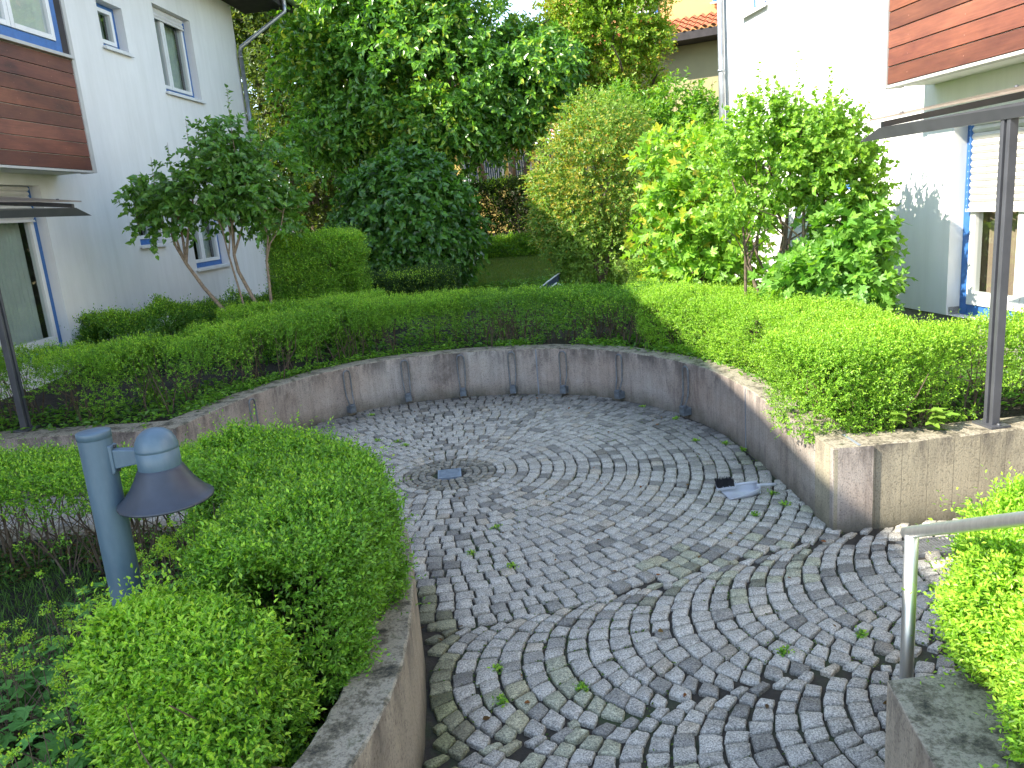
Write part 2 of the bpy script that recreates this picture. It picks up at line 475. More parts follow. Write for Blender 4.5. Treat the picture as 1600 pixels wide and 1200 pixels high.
pr.add([(1.01, 1.965, -.08), (0.80, 0.6, -.08), (1.12, 0.6, -.08), (1.28, 1.50, -.08), (5.5, 1.9, -.08), (5.5, 2.3, -.08),
        (1.01, 1.965, .48), (0.80, 0.6, .48), (1.12, 0.6, .48), (1.28, 1.50, .48), (5.5, 1.9, .48), (5.5, 2.3, .48)],
       [(0, 1, 7, 6), (1, 2, 8, 7), (2, 3, 9, 8), (3, 4, 10, 9), (4, 5, 11, 10), (5, 0, 6, 11), (6, 7, 8, 9, 10, 11), (5, 4, 3, 2, 1, 0)])
o = pr.build('planter_wall', M['conc_near'], None, bevel=0.006)
tag(o, 'grey concrete planter wall corner at the foot of the steel handrail', 'wall')

# ------------------------------------------------------------ ground
def inside(px, py, poly):
    n = len(poly); c = np.zeros(len(px), bool); j = n - 1
    for i in range(n):
        xi, yi = poly[i]; xj, yj = poly[j]
        cond = ((yi > py) != (yj > py)) & (px < (xj - xi) * (py - yi) / (yj - yi + 1e-12) + xi)
        c ^= cond; j = i
    return c
def offset(path, d):
    P = [Vector((p[0], p[1])) for p in path]; out = []
    for i, p in enumerate(P):
        t = (P[min(i + 1, len(P) - 1)] - P[max(i - 1, 0)]).normalized()
        out.append((p.x - t.y * d, p.y + t.x * d))
    return out
court_o = offset(CURVE, -0.11)
COURT = [(-7, 0.2), (7, 0.2), (7.0, 4.41)] + [(4.4, 4.26), (1.9, 4.08)] + court_o[1:-1] + [(-2.62, 5.78), (-4.3, 5.9), (-7.0, 6.12)]
COURT_IN = [(-7, 0.2), (7, 0.2), (7.0, 4.28), (1.72, 3.95)] + [(p[0], p[1]) for p in CURVE[1:-1]] + [(-2.55, 5.6), (-7, 5.98)]
PLANTER_L = [(p[0], p[1]) for p in offset(NEARW, 0.1)] + [(-6, -2), (-1.2, -2)]
PLANTER_R = [(1.13, 1.86), (0.98, 0.6), (0.98, -2), (6, -2), (6, 2.2)]

def rise(x, y):
    d = np.clip((y - 8.3) / 3.0, 0, 1)
    z = 0.42 + 0.19 * d + np.clip((y - 13) * 0.012, 0, 0.6)
    return z
def grid(name, xs, ys, zf, keep, mat):
    X, Y = np.meshgrid(xs, ys, indexing='ij')
    Zz = zf(X.ravel(), Y.ravel())
    V = np.stack([X.ravel(), Y.ravel(), Zz], 1)
    nx, ny = len(xs), len(ys)
    I, J = np.meshgrid(np.arange(nx - 1), np.arange(ny - 1), indexing='ij')
    F = np.stack([I * ny + J, (I + 1) * ny + J, (I + 1) * ny + J + 1, I * ny + J + 1], -1).reshape(-1, 4)
    c = V[F].mean(1)
    F = F[keep(c[:, 0], c[:, 1])]
    return np_mesh(name, V, F, 4, None, mat, None, True)
xs = np.concatenate([np.linspace(-80, -9, 14), np.arange(-8, 8, 0.08), np.linspace(8.1, 80, 14)])
ys = np.concatenate([np.arange(-4, 9.5, 0.08), np.linspace(9.6, 16, 30), np.linspace(17, 200, 30)])
def bump_z(x, y):
    P = np.stack([x, y, x * 0], 1)
    return rise(x, y) + (vnoise(P, 3.0, 3) - 0.5) * 0.035
def keep_upper(x, y):
    k = ~inside(x, y, COURT)
    k &= ~((y < 3.9) & (x > -7.5) & (x < 7.5))
    return k
g = grid('ground', xs, ys, bump_z, keep_upper, M['soil']); tag(g, kind='structure')
g = grid('planter_soil', np.arange(-6, -0.3, 0.06), np.arange(-2, 4.6, 0.06), lambda x, y: 0.30 + (vnoise(np.stack([x, y, x * 0], 1), 4.0, 5) - .5) * .05,
         lambda x, y: inside(x, y, PLANTER_L), M['soil']); tag(g, kind='structure')
g = grid('planter_soil', np.arange(0.9, 6, 0.08), np.arange(-2, 2.2, 0.08), lambda x, y: 0.44 + x * 0, lambda x, y: inside(x, y, PLANTER_R), M['soil'])
tag(g, kind='structure')
mbq = MB(); mbq.box((-9, -6, -0.3), (9, 8.4, -0.016)); o = mbq.build('paving_bed', M['joint']); tag(o, kind='structure')

# ------------------------------------------------------------ granite setts
quads = []      # (4x2 corners, kind)
D0 = np.array([-0.52, 5.47])
ringr = [0.125, 0.18, 0.235, 0.29, 0.35, 0.42]
while ringr[-1] < 5.6: ringr.append(ringr[-1] + 0.089)
u_ = np.linspace(-3.5, 6.5, 400)
TH = R(56); STH, CTH = math.sin(TH), math.cos(TH)
def yc(u): return 2.95 + 0.22 * np.clip(u, -1.0, 2.5)
def hc(u): return 0.46 + 0.14 * np.clip(u, 0, 2.2)
sx_ = u_ + hc(u_) / STH * (1 - CTH); sy_ = yc(u_) + hc(u_)
def seam1(x): return np.interp(x, sx_, sy_)
for i in range(len(ringr) - 1):
    a, b = ringr[i], ringr[i + 1]; rm = (a + b) / 2
    wdt = 0.060 if rm < 0.35 else 0.092
    n = max(8, int(round(2 * math.pi * rm / wdt)))
    off = random.random() * 6.28
    cuts = np.cumsum(rng.uniform(0.84, 1.16, n)); cuts = cuts / cuts[-1] * 2 * math.pi + off
    for k in range(n):
        t0, t1 = cuts[k - 1] - (2 * math.pi if k == 0 else 0), cuts[k]
        tm = (t0 + t1) / 2
        cx, cy = D0[0] + rm * math.cos(tm), D0[1] + rm * math.sin(tm)
        if cy < seam1(cx) + 0.01: continue
        if abs(cx - D0[0]) < 0.10 and abs(cy - D0[1]) < 0.105 : continue
        quads.append([(D0[0] + r_ * math.cos(t_), D0[1] + r_ * math.sin(t_)) for r_, t_ in ((a, t0), (b, t0), (b, t1), (a, t1))])
def band(up, hb, shift):
    """rows of segment arcs bulging left; joints run square to the arc, each row with its own cuts"""
    def pt(uu, th):
        h = up(uu) if th > 0 else hb
        return (uu + h / STH * (1 - math.cos(th)), yc(uu) + shift + h / STH * math.sin(th))
    u = -3.0
    while u < 6:
        du = 0.098
        hu = up(u); Ru, Rl = hu / STH, hb / STH
        lu, ll = Ru * TH, Rl * TH
        pos = -ll + rng.uniform(-.05, .0); cuts = [pos]
        while cuts[-1] < lu: cuts.append(cuts[-1] + rng.uniform(.074, .104))
        th = [c / (Ru if c > 0 else Rl) for c in cuts]
        nxt = [t - du * math.sin(t) / ((Ru if t > 0 else Rl) * 1.0) for t in th]
        for k in range(len(th) - 1):
            tm = (th[k] + th[k + 1]) / 2
            if abs(tm) > TH * 1.12: continue
            quads.append([pt(u, th[k]), pt(u + du, nxt[k]), pt(u + du, nxt[k + 1]), pt(u, th[k + 1])])
        u += du
HB = 0.42
band(lambda u: float(hc(u)), HB, 0.0)
band(lambda u: HB, HB, -0.84)
band(lambda u: HB, HB, -1.68)
Q = np.array(quads)                                   # (n,4,2)
cen = Q.mean(1)
NW = [(p[0], p[1]) for p in NEARW]
ok = inside(cen[:, 0], cen[:, 1], COURT_IN)
ok &= ~inside(cen[:, 0], cen[:, 1], [(p[0] + 0.03, p[1] + 0.02) for p in NW] + [(-6, -2), (-1.0, -2)])
ok &= ~inside(cen[:, 0], cen[:, 1], [(1.0, 2.0), (0.8, 0.4), (6, 0.4), (6, 2.36)])
ok &= (cen[:, 0] > -5.2) & (cen[:, 0] < 5.2) & (cen[:, 1] > 1.95)
ok &= ~((np.abs(cen[:, 0] - 2.13) < 0.17) & (np.abs(cen[:, 1] - 3.70) < 0.10))
Q = Q[ok]; cen = cen[ok]
# where two fans meet, drop setts that would collide and wedge small ones into the gaps
keepq = np.ones(len(Q), bool)
for i in range(len(Q)):
    d = np.hypot(cen[:i, 0] - cen[i, 0], cen[:i, 1] - cen[i, 1])
    if ((d < 0.053) & keepq[:i]).any() and np.hypot(*(cen[i] - D0)) > 0.5: keepq[i] = False
Q = Q[keepq]; cen = cen[keepq]
fill = []
cand = np.stack([rng.uniform(-3, 5, 60000), rng.uniform(1.97, 4.7, 60000)], 1)
okc = inside(cand[:, 0], cand[:, 1], COURT_IN) & ~inside(cand[:, 0], cand[:, 1], [(p[0] + 0.04, p[1] + 0.03) for p in NW] + [(-6, -2), (-1.0, -2)])
okc &= ~inside(cand[:, 0], cand[:, 1], [(1.0, 2.0), (0.8, 0.4), (6, 0.4), (6, 2.36)]) & ~((np.abs(cand[:, 0] - 2.13) < 0.2) & (np.abs(cand[:, 1] - 3.70) < 0.13))
cand = cand[okc]
allc = list(map(tuple, cen)); AC = np.array(allc)
for c in cand:
    near = AC[(np.abs(AC[:, 0] - c[0]) < .14) & (np.abs(AC[:, 1] - c[1]) < .14)]
    dm = np.hypot(near[:, 0] - c[0], near[:, 1] - c[1]).min() if len(near) else .14
    if dm > 0.063:
        hs_ = min(0.042, (dm - 0.038)); j = np.argmin(np.hypot(near[:, 0] - c[0], near[:, 1] - c[1])) if len(near) else 0
        an = math.atan2(*(near[j] - c)[::-1]) if len(near) else 0
        ca, sa = math.cos(an), math.sin(an)
        fill.append([(c[0] + ca * x - sa * y, c[1] + sa * x + ca * y) for x, y in ((-hs_, -hs_), (hs_, -hs_), (hs_, hs_), (-hs_, hs_))])
        AC = np.vstack([AC, c])
if fill:
    Q = np.concatenate([Q, np.array(fill)]); cen = Q.mean(1)
n = len(Q)
Q = Q + rng.normal(0, 0.0032, Q.shape)
size = np.sqrt(np.abs(np.cross(Q[:, 2] - Q[:, 0], Q[:, 3] - Q[:, 1])) / 2)
def ring8(Q, gap, roundf):
    c = Q.mean(1, keepdims=True)
    d = Q - c; L_ = np.linalg.norm(d, axis=2, keepdims=True)
    q = c + d * (1 - gap * 1.35 / np.maximum(L_, .02))
    out = []
    for i in range(4):
        a, b, pz = q[:, i], q[:, (i + 1) % 4], q[:, i - 1]
        out.append(a + (b - a) * roundf)
        out.append((a + b) / 2)
        out.append(b + (a - b) * roundf)
    return np.stack(out, 1)                           # (n,12,2)
outer = ring8(Q, 0.0048, 0.09) + rng.normal(0, 0.0016, (n, 12, 2))
cc = Q.mean(1)[:, None]
mid = cc + (outer - cc) * 0.965
top_ = cc + (outer - cc) * 0.87 + rng.normal(0, 0.0008, (n, 12, 2))
h = rng.normal(0.0, 0.0022, n)
tilt = rng.normal(0, 0.022, (n, 2))
def zz(r, base): return (base + h)[:, None] + ((r - cc) * tilt[:, None]).sum(2)
ring = np.concatenate([np.concatenate([outer, np.full((n, 12, 1), -0.03)], 2),
                       np.concatenate([outer, (zz(outer, -0.0065) + rng.normal(0, .0009, (n, 12)))[..., None]], 2),
                       np.concatenate([mid, (zz(mid, -0.001))[..., None]], 2),
                       np.concatenate([top_, (zz(top_, 0.0022) + rng.normal(0, .0007, (n, 12)))[..., None]], 2),
                       np.concatenate([cc, np.full((n, 1, 1), 0.003) + h[:, None, None]], 2)], 1)   # (n,49,3)
base = np.arange(n)[:, None, None] * 49
F = []
for r_ in range(3):
    for k in range(12):
        k2 = (k + 1) % 12
        F.append((r_ * 12 + k, r_ * 12 + k2, (r_ + 1) * 12 + k2, (r_ + 1) * 12 + k))
for k in range(0, 12, 2):
    F.append((36 + k, 36 + (k + 1) % 12, 36 + (k + 2) % 12, 48))
F = (np.array(F)[None] + base).reshape(-1, 4)
rr_ = rng.random(n)
val = np.where(rr_ < 0.09, rng.uniform(0.19, 0.24, n), rng.uniform(0.36, 0.45, n))
val = np.where((rr_ > 0.09) & (rr_ < 0.17), rng.uniform(0.25, 0.31, n), val)
colr = np.stack([val * 1.10, val * 1.04, val * 0.90], 1)
warm = (rng.random(n) < 0.05)[:, None]
colr = np.where(warm, colr * np.array([1.04, 0.98, 0.90]), colr)
mossy = (vnoise(np.concatenate([cen, cen[:, :1] * 0], 1), 1.1, 9) > 0.70) & (rng.random(n) < 0.3)
colr = np.where(mossy[:, None], colr * np.array([0.86, 0.90, 0.74]), colr)
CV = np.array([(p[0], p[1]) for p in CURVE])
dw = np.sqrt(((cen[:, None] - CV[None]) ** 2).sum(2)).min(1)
shade_grime = 1 - 0.55 * np.exp(-(dw / 0.55) ** 2) * np.clip((cen[:, 1] - 4.6) / 1.5, 0, 1)     # far wall's shade painted into the setts, along with algae and grime
colr = colr * (shade_grime[:, None] * np.array([1, 1, 1]))
dn = np.sqrt(((cen[:, None] - np.array(NW)[None]) ** 2).sum(2)).min(1)
nearm = (dn < 0.14)[:, None]
colr = np.where(nearm, colr * np.array([0.62, 0.64, 0.46]), colr)
dr = np.linalg.norm(cen - D0, axis=1)
colr = np.where((dr < 0.34)[:, None], colr * np.array([.62, .62, .58]), colr)
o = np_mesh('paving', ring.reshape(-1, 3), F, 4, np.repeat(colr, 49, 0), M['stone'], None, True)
tag(o, kind='structure')
# step at the foot of the picture
mbq = MB(); mbq.box((-0.44, 0.9, -0.05), (1.0, 1.975, 0.16)); o = mbq.build('step', M['conc_near'], bevel=0.006); tag(o, kind='structure')

# ------------------------------------------------------------ foliage machinery
def leaf_faces(P, D, Nn, L, W, col, shape):
    """one leaf per row; returns verts, faces (k corners), k, colours"""
    S = unit(np.cross(D, Nn))
    n = len(P); L = L[:, None]; W = W[:, None]
    if shape == 'kite':
        droop = -Nn * 0.12 * L
        V = np.stack([P, P + D * L * .45 + S * W * .5 + Nn * .12 * W, P + D * L + droop, P + D * L * .45 - S * W * .5 + Nn * .12 * W], 1)
        F = np.array([[0, 1, 2, 3]]); nv = 4
    elif shape == 'oval':
        dr = -Nn * 0.22 * L
        V = np.stack([P, P + D * L * .30 + S * W * .46 + Nn * .16 * W, P + D * L * .70 + S * W * .36 + Nn * .10 * W + dr * .4,
                      P + D * L + dr, P + D * L * .70 - S * W * .36 + Nn * .10 * W + dr * .4, P + D * L * .30 - S * W * .46 + Nn * .16 * W], 1)
        F = np.array([[0, 1, 2, 3], [0, 3, 4, 5]]); nv = 6
    elif shape == 'heart':
        dr = -Nn * 0.25 * L
        V = np.stack([P, P - D * L * .06 + S * W * .30 + Nn * .1 * W, P + D * L * .28 + S * W * .52 + Nn * .16 * W, P + D * L * .66 + S * W * .28 + dr * .4,
                      P + D * L + dr, P + D * L * .66 - S * W * .28 + dr * .4, P + D * L * .28 - S * W * .52 + Nn * .16 * W, P - D * L * .06 - S * W * .30 + Nn * .1 * W], 1)
        F = np.array([[0, 1, 2, 3], [0, 3, 4, 4], [0, 4, 5, 5], [0, 5, 6, 7]])
        F = np.array([[0, 1, 2, 3], [0, 5, 6, 7], [0, 3, 4, 5]]); nv = 8
    elif shape == 'maple':
        ang = np.radians([150, 128, 100, 78, 60, 46, 30, 16, 0, -16, -30, -46, -60, -78, -100, -128, -150])
        rad = np.array([.30, .42, .30, .62, .95, .55, .50, .78, 1.05, .78, .50, .55, .95, .62, .30, .42, .30]) * 0.62
        c = P + D * L * .38
        V = [c]
        for a, r_ in zip(ang, rad):
            V.append(c + D * L * r_ * math.cos(a) + S * W * r_ * math.sin(a) * 1.0 + Nn * L * (-.10 * r_ * r_ + .03))
        V.append(P)
        V = np.stack(V, 1); nv = V.shape[1]
        F = []
        for i in range(1, nv - 2, 2):
            F.append([0, i, i + 1, i + 2])
        F.append([0, nv - 2, nv - 1, 1]); F = np.array(F)
    F = (F[None] + (np.arange(n) * nv)[:, None, None]).reshape(-1, F.shape[1])
    return V.reshape(-1, 3), F, 4, np.repeat(col, nv, 0)

def palette(n, cols, jitter=0.16, w=None, r=None):
    cols = np.array(cols); r = r or rng
    i = r.choice(len(cols), n, p=w)
    c = cols[i] * r.uniform(1 - jitter, 1 + jitter, (n, 1)) * r.uniform(.94, 1.06, (n, 3)) * np.array([1.24, 1.14, 0.82])
    return c

def sprigs(base, dirv, slen, nleaf, L, W, spread=50, flat=0.0, droop=0.0):
    """leaf arrays for n sprigs; flat > 0 turns the leaf faces up, droop bends tips down"""
    n = len(base)
    d = unit(dirv)
    ref = np.where(np.abs(d[:, 2:3]) < 0.9, np.array([[0, 0, 1.]]), np.array([[1., 0, 0]]))
    a = unit(np.cross(d, ref)); b = np.cross(d, a)
    ph0 = rng.uniform(0, 6.28, n)
    Ps = []; Ds = []; Ns = []; Ls = []
    for k in range(nleaf):
        t = (k + 0.6) / nleaf
        ph = ph0 + (k % 2) * math.pi + (k // 2) * 1.35 + rng.normal(0, .3, n)
        side = a * np.cos(ph)[:, None] + b * np.sin(ph)[:, None]
        sp = np.radians(spread + rng.normal(0, 12, n) - 22 * t)[:, None]
        P = base + d * (slen * t)[:, None] + np.array([[0, 0, -1.]]) * (droop * slen * t * t)[:, None]
        D = d * np.cos(sp) + side * np.sin(sp)
        D[:, 2] -= droop * (0.6 + t) * 0.9
        D = unit(D)
        Nn = d * np.sin(sp) - side * np.cos(sp)
        Nn = unit(Nn * (1 - flat) + np.array([[0, 0, 1.]]) * flat + rng.normal(0, .22, (n, 3)))
        Nn = unit(Nn - D * (Nn * D).sum(1, keepdims=True))
        Ps.append(P); Ds.append(D); Ns.append(Nn); Ls.append(rng.uniform(.7, 1.15, n) * (1.05 - .3 * t))
    P = np.concatenate(Ps); D = np.concatenate(Ds); Nn = np.concatenate(Ns); s = np.concatenate(Ls)
    return P, D, Nn, s * L, s * W

def foliage(name, sets, mat, parent=None):
    """sets: list of (verts, faces, k, colours) all k = 4 -> ONE mesh"""
    V = []; F = []; C = []; b = 0
    for v, f, k, c in sets:
        V.append(v); F.append(f + b); C.append(c); b += len(v)
    return np_mesh(name, np.concatenate(V), np.concatenate(F), 4, np.concatenate(C), mat, parent)

PRIVET = [(0.15, 0.33, 0.045), (0.115, 0.27, 0.04), (0.19, 0.40, 0.055), (0.08, 0.19, 0.03)]
FRESH = [(0.28, 0.50, 0.06), (0.22, 0.43, 0.05), (0.34, 0.55, 0.075)]

def hedge(name, label, path, half, z0, z1, n_sprig, leaf=0.017, pal=PRIVET, gap=0.5, stems=10, seed=1, nleaf=8, group=None, closed=False, tipf=0.35,
          width_var=0.04, low=0.25, mat='leaf', cat='hedge', slen=0.055, wshape=0.5, sway=1.0, shape='kite', topgap=.27):
    r = np.random.default_rng(seed)
    P = [Vector((p[0], p[1])) for p in path]
    seg = [(b - a).length for a, b in zip(P[:-1], P[1:])]; tot = sum(seg); cum = np.concatenate([[0], np.cumsum(seg)])
    PA = np.array([(p.x, p.y) for p in P])
    capL = math.pi * half / 2
    # sample: arc position s (with rounded ends) and cross-section position w over left side, top, right side
    Hh = z1 - z0
    per = 2 * Hh + 2 * half
    n0 = int(n_sprig * 1.6)
    s = r.uniform(-half, tot + half, n0)
    w = r.uniform(0, per, n0)
    sc = np.clip(s, 0, tot); over = s - sc
    cx = np.interp(sc, cum, PA[:, 0]); cy = np.interp(sc, cum, PA[:, 1])
    e = 0.06
    tx = np.interp(np.clip(sc + e, 0, tot), cum, PA[:, 0]) - np.interp(np.clip(sc - e, 0, tot), cum, PA[:, 0])
    ty = np.interp(np.clip(sc + e, 0, tot), cum, PA[:, 1]) - np.interp(np.clip(sc - e, 0, tot), cum, PA[:, 1])
    T = unit(np.stack([tx, ty], 1)); Nx = np.stack([-T[:, 1], T[:, 0]], 1)
    u = np.where(w < Hh, -1, np.where(w < Hh + 2 * half, (w - Hh) / half - 1, 1.0))
    zf = np.where(w < Hh, w / Hh, np.where(w < Hh + 2 * half, 1.0, 1 - (w - Hh - 2 * half) / Hh))
    # superellipse rounding of the cross-section, bellied side
    prof = np.clip(1 - np.clip((zf - 0.62) / 0.38, 0, 1) ** 2.6 * (np.abs(u) > .999) * 0.22, 0, 1)
    prof = prof * (0.82 + 0.18 * np.clip(zf / 0.45, 0, 1))
    topdrop = (np.abs(u) ** 4) * 0.075 * (zf > .999)
    endw = np.sqrt(np.clip(1 - (np.abs(over) / half) ** 2, 0, 1))
    off = u * half * prof * np.maximum(endw, 0.02)
    X = cx + T[:, 0] * over * (0.95) + Nx[:, 0] * off
    Y = cy + T[:, 1] * over * (0.95) + Nx[:, 1] * off
    Zc = z0 + Hh * zf - topdrop
    pos = np.stack([X, Y, Zc], 1)
    outn = np.stack([Nx[:, 0] * np.sign(u), Nx[:, 1] * np.sign(u), np.zeros(n0)], 1)
    is_top = zf > .999
    outn[is_top] = np.array([0, 0, 1.0])
    outn[:, 0] += T[:, 0] * over / half; outn[:, 1] += T[:, 1] * over / half
    outn[is_top, 2] += 0.6
    outn = unit(outn)
    lump = (vnoise(pos, 4.0, seed + 50) - .5) * 2 * width_var + (vnoise(pos, 11.0, seed + 51) - .5) * width_var
    depth = r.exponential(0.035, n0)
    pos = pos + outn * (lump - depth)[:, None]
    # thinning: lower sides show stems; clumps
    cl = vnoise(pos, 6.0, seed + 52) * .6 + vnoise(pos * np.array([1, 1, .4]), 3.0, seed + 53) * .4
    keepp = np.where(is_top, 1.0, np.clip((zf - low) / 0.35, 0.0, 1) ** .8)
    keepp = np.maximum(keepp, np.clip((cl - gap) * 5, 0, 1) * 0.9)
    keepp *= np.clip((cl - topgap) * 7, .22, 1)
    k = r.random(n0) < keepp
    pos, outn, is_top = pos[k][:n_sprig], outn[k][:n_sprig], is_top[k][:n_sprig]
    n = len(pos)
    dirv = outn * 0.8 + np.array([0, 0, .55]) + r.normal(0, .42 * sway, (n, 3))
    sl = r.uniform(.6, 1.4, n) * slen
    far_ = r.random(n) < 0.03
    sl = np.where(far_, sl * 2.2, sl)
    Pp, D, Nn, L, W = sprigs(pos, dirv, sl, nleaf, leaf, leaf * wshape, 56, flat=0.48)
    tip = np.repeat(np.arange(nleaf), n) >= nleaf - 3
    c = palette(len(Pp), pal, r=r)
    fr = palette(len(Pp), FRESH, r=r)
    patch = np.tile(vnoise(pos, 1.6, seed + 60), nleaf)
    tt_ = np.tile(is_top, nleaf) * .35
    c = np.where(((tip | (r.random(len(Pp)) < tt_)) & (r.random(len(Pp)) < tipf + tt_ + (patch - .5) * 1.2))[:, None], fr, c)
    t = thing(name, label, cat, group, loc=(P[0].x, P[0].y, z0))
    fo = foliage('foliage', [leaf_faces(Pp, D, Nn, L, W, c, shape)], M[mat])
    adopt(fo, t)
    # stems
    mb = MB(); rs = random.Random(seed)
    ns = int(stems * (tot + 2 * half))
    for i in range(ns):
        ss = rs.uniform(-half * .6, tot + half * .6); q = min(max(ss, 0), tot)
        x0 = float(np.interp(q, cum, PA[:, 0])) + rs.uniform(-.75, .75) * half; y0 = float(np.interp(q, cum, PA[:, 1])) + rs.uniform(-.75, .75) * half
        for j in range(rs.choice((1, 2, 3))):
            lx, ly = rs.gauss(0, .11) * Hh * 1.5, rs.gauss(0, .11) * Hh * 1.5
            hh = Hh * rs.uniform(.6, .93); rad = rs.uniform(.0028, .0075)
            p0 = Vector((x0, y0, z0 - .03)); p3 = Vector((x0 + lx, y0 + ly, z0 + hh))
            p1 = p0.lerp(p3, .35) + Vector((rs.gauss(0, .02), rs.gauss(0, .02), 0)); p2 = p0.lerp(p3, .7) + Vector((rs.gauss(0, .03), rs.gauss(0, .03), 0))
            mb.tube([p0, p1, p2, p3], [rad, rad * .8, rad * .6, rad * .3], 4, False, False)
            if rs.random() < .6:
                q3 = p1 + Vector((rs.gauss(0, .12), rs.gauss(0, .12), Hh * .4))
                mb.tube([p1, p1.lerp(q3, .5) + Vector((rs.gauss(0, .015), rs.gauss(0, .015), 0)), q3], [rad * .55, rad * .4, rad * .2], 4, False, False)
    if mb.v:
        adopt(mb.build('stems', M['twig']), t)
    return t

def crown_points(clusters, n, seed, inner=0.5, lump=0.22, gap=0.30, nsc=1.6):
    r = np.random.default_rng(seed)
    cl = np.array(clusters, float)
    area = (cl[:, 3] * cl[:, 4] + cl[:, 4] * cl[:, 5] + cl[:, 3] * cl[:, 5])
    idx = r.choice(len(cl), int(n * 1.9), p=area / area.sum())
    m_ = len(idx)
    d = unit(r.normal(0, 1, (m_, 3)))
    rad = 1 - (1 - inner) * r.random(m_) ** 1.7
    c = cl[idx, :3]; rr2 = cl[idx, 3:6]
    base = c + d * rr2
    lp = 1 + (vnoise(base, nsc, seed + 1) - .5) * 2 * lump + (vnoise(base, nsc * 3, seed + 2) - .5) * lump
    pos = c + d * rr2 * (rad * lp)[:, None]
    g1 = vnoise(pos, nsc * 2.2, seed + 3) * .6 + vnoise(pos, nsc * 5, seed + 4) * .4
    k = r.random(m_) < np.clip((g1 - gap) * 8, 0.04, 1)
    # drop what lies deep inside another cluster
    deep = np.zeros(m_, bool)
    for q in cl:
        deep |= (((pos - q[:3]) / q[3:6]) ** 2).sum(1) < (inner * .8) ** 2
    k &= ~deep
    return pos[k][:n], d[k][:n]

def limbs(mb, base, targets, r0_, rs, bend=.12, n=6, split=0.35):
    base = Vector(base)
    for t in targets:
        t = Vector(t); v = t - base
        pts = [base]
        for i in range(1, 5):
            f = i / 4
            p = base + v * f
            p += Vector((rs.gauss(0, 1), rs.gauss(0, 1), rs.gauss(0, .4))) * bend * v.length * .35 * (1 - abs(f - .5))
            p.z += math.sin(f * math.pi) * .04 * v.length
            pts.append(p)
        mb.tube(pts, [r0_ * (1 - .78 * i / 4) for i in range(5)], n, False)
        for j in range(3):
            f = rs.choice((2, 3)); q = pts[f] + Vector((rs.gauss(0, .25), rs.gauss(0, .25), rs.uniform(.05, .35))) * v.length * .55
            mb.tube([pts[f], pts[f].lerp(q, .5) + Vector((0, 0, .03 * v.length)), q], [r0_ * .4, r0_ * .25, r0_ * .08], 4, False)

def plant(name, label, cat, clusters, n, leaf, wid, pal, seed, shape='oval', base=None, stems=None, trunk=0.03, slen=0.2, nleaf=6, droop=0.1, flat=0.3,
          mat='leaf', group=None, gap=.30, lump=.22, nsc=1.6, inner=.5, tips=None, tipf=.3, bark='bark', upd=.35, shoots=None, spread=50):
    base = base or (clusters[0][0], clusters[0][1], .5)
    t = thing(name, label, cat, group, loc=base)
    pos, d = crown_points(clusters, n, seed, inner, lump, gap, nsc)
    r = np.random.default_rng(seed + 9)
    dirv = d * .8 + np.array([0, 0, upd]) + r.normal(0, .38, d.shape)
    sl = r.uniform(.6, 1.4, len(pos)) * slen
    if shoots:                                     # long leading shoots above the crown
        sp, sd = [], []
        for (x, y, z, hgt) in shoots:
            for k in range(int(hgt / .05)):
                sp.append((x + r.normal(0, .012) + .05 * k * .1, y + r.normal(0, .012), z + k * .05)); sd.append((r.normal(0, .3), r.normal(0, .3), 1))
        sP, sD, sN, sL, sW = sprigs(np.array(sp), np.array(sd, float), np.full(len(sp), slen * .3), 2, leaf * .8, wid * .8, 65)
    Pp, D, Nn, L, W = sprigs(pos, dirv, sl, nleaf, leaf, wid, spread, flat=flat, droop=droop)
    c = palette(len(Pp), pal, r=r)
    if tips:
        tp = palette(len(Pp), tips, r=r)
        h_ = np.tile(np.clip((vnoise(pos, .9, seed + 20) - .35) * 2, 0, 1), nleaf)
        tipm = (np.repeat(np.arange(nleaf), len(pos)) >= nleaf // 2) & (r.random(len(Pp)) < tipf * 2 * h_)
        c = np.where(tipm[:, None], tp, c)
    sets = [leaf_faces(Pp, D, Nn, L, W, c, shape)]
    if shoots: sets.append(leaf_faces(sP, sD, sN, sL, sW, palette(len(sP), tips or pal, r=r), shape))
    adopt(foliage('crown', sets, M[mat]), t)
    mb = MB(); rs = random.Random(seed)
    if shoots:
        for (x, y, z, hgt) in shoots: mb.tube([(x, y, z - .3), (x, y, z), (x + .05 * hgt, y, z + hgt)], [.006, .005, .0015], 4, False)
    for st in (stems or [(base, [(c_[0], c_[1], c_[2]) for c_ in clusters])]):
        b0, tg = st[0], st[1]; rad = st[2] if len(st) > 2 else trunk
        if len(st) > 3 and st[3] is not None:      # explicit trunk polyline first
            pl = st[3]
            mb.tube([b0] + pl, [rad * (1 - .35 * i / len(pl)) for i in range(len(pl) + 1)], 8, False)
            limbs(mb, pl[-1], tg, rad * .6, rs)
        else:
            limbs(mb, b0, tg, rad, rs)
    adopt(mb.build('trunk' if cat == 'tree' else 'stems', M[bark]), t)
    return t
# ------------------------------------------------------------ houses
class Facade:
    def __init__(s, q, yaw, side):
        a = R(yaw); s.q = q; s.u = (math.sin(a), math.cos(a)); s.n = (math.cos(a) * side, -math.sin(a) * side); s.side = side
    def __call__(s, sv, off, z):
        return (s.q[0] + s.u[0] * sv + s.n[0] * off, s.q[1] + s.u[1] * sv + s.n[1] * off, z)
FL = Facade((-5.01, 8.79), 4.9, 1)
FR = Facade((3.74, 6.48), -7.5, -1)

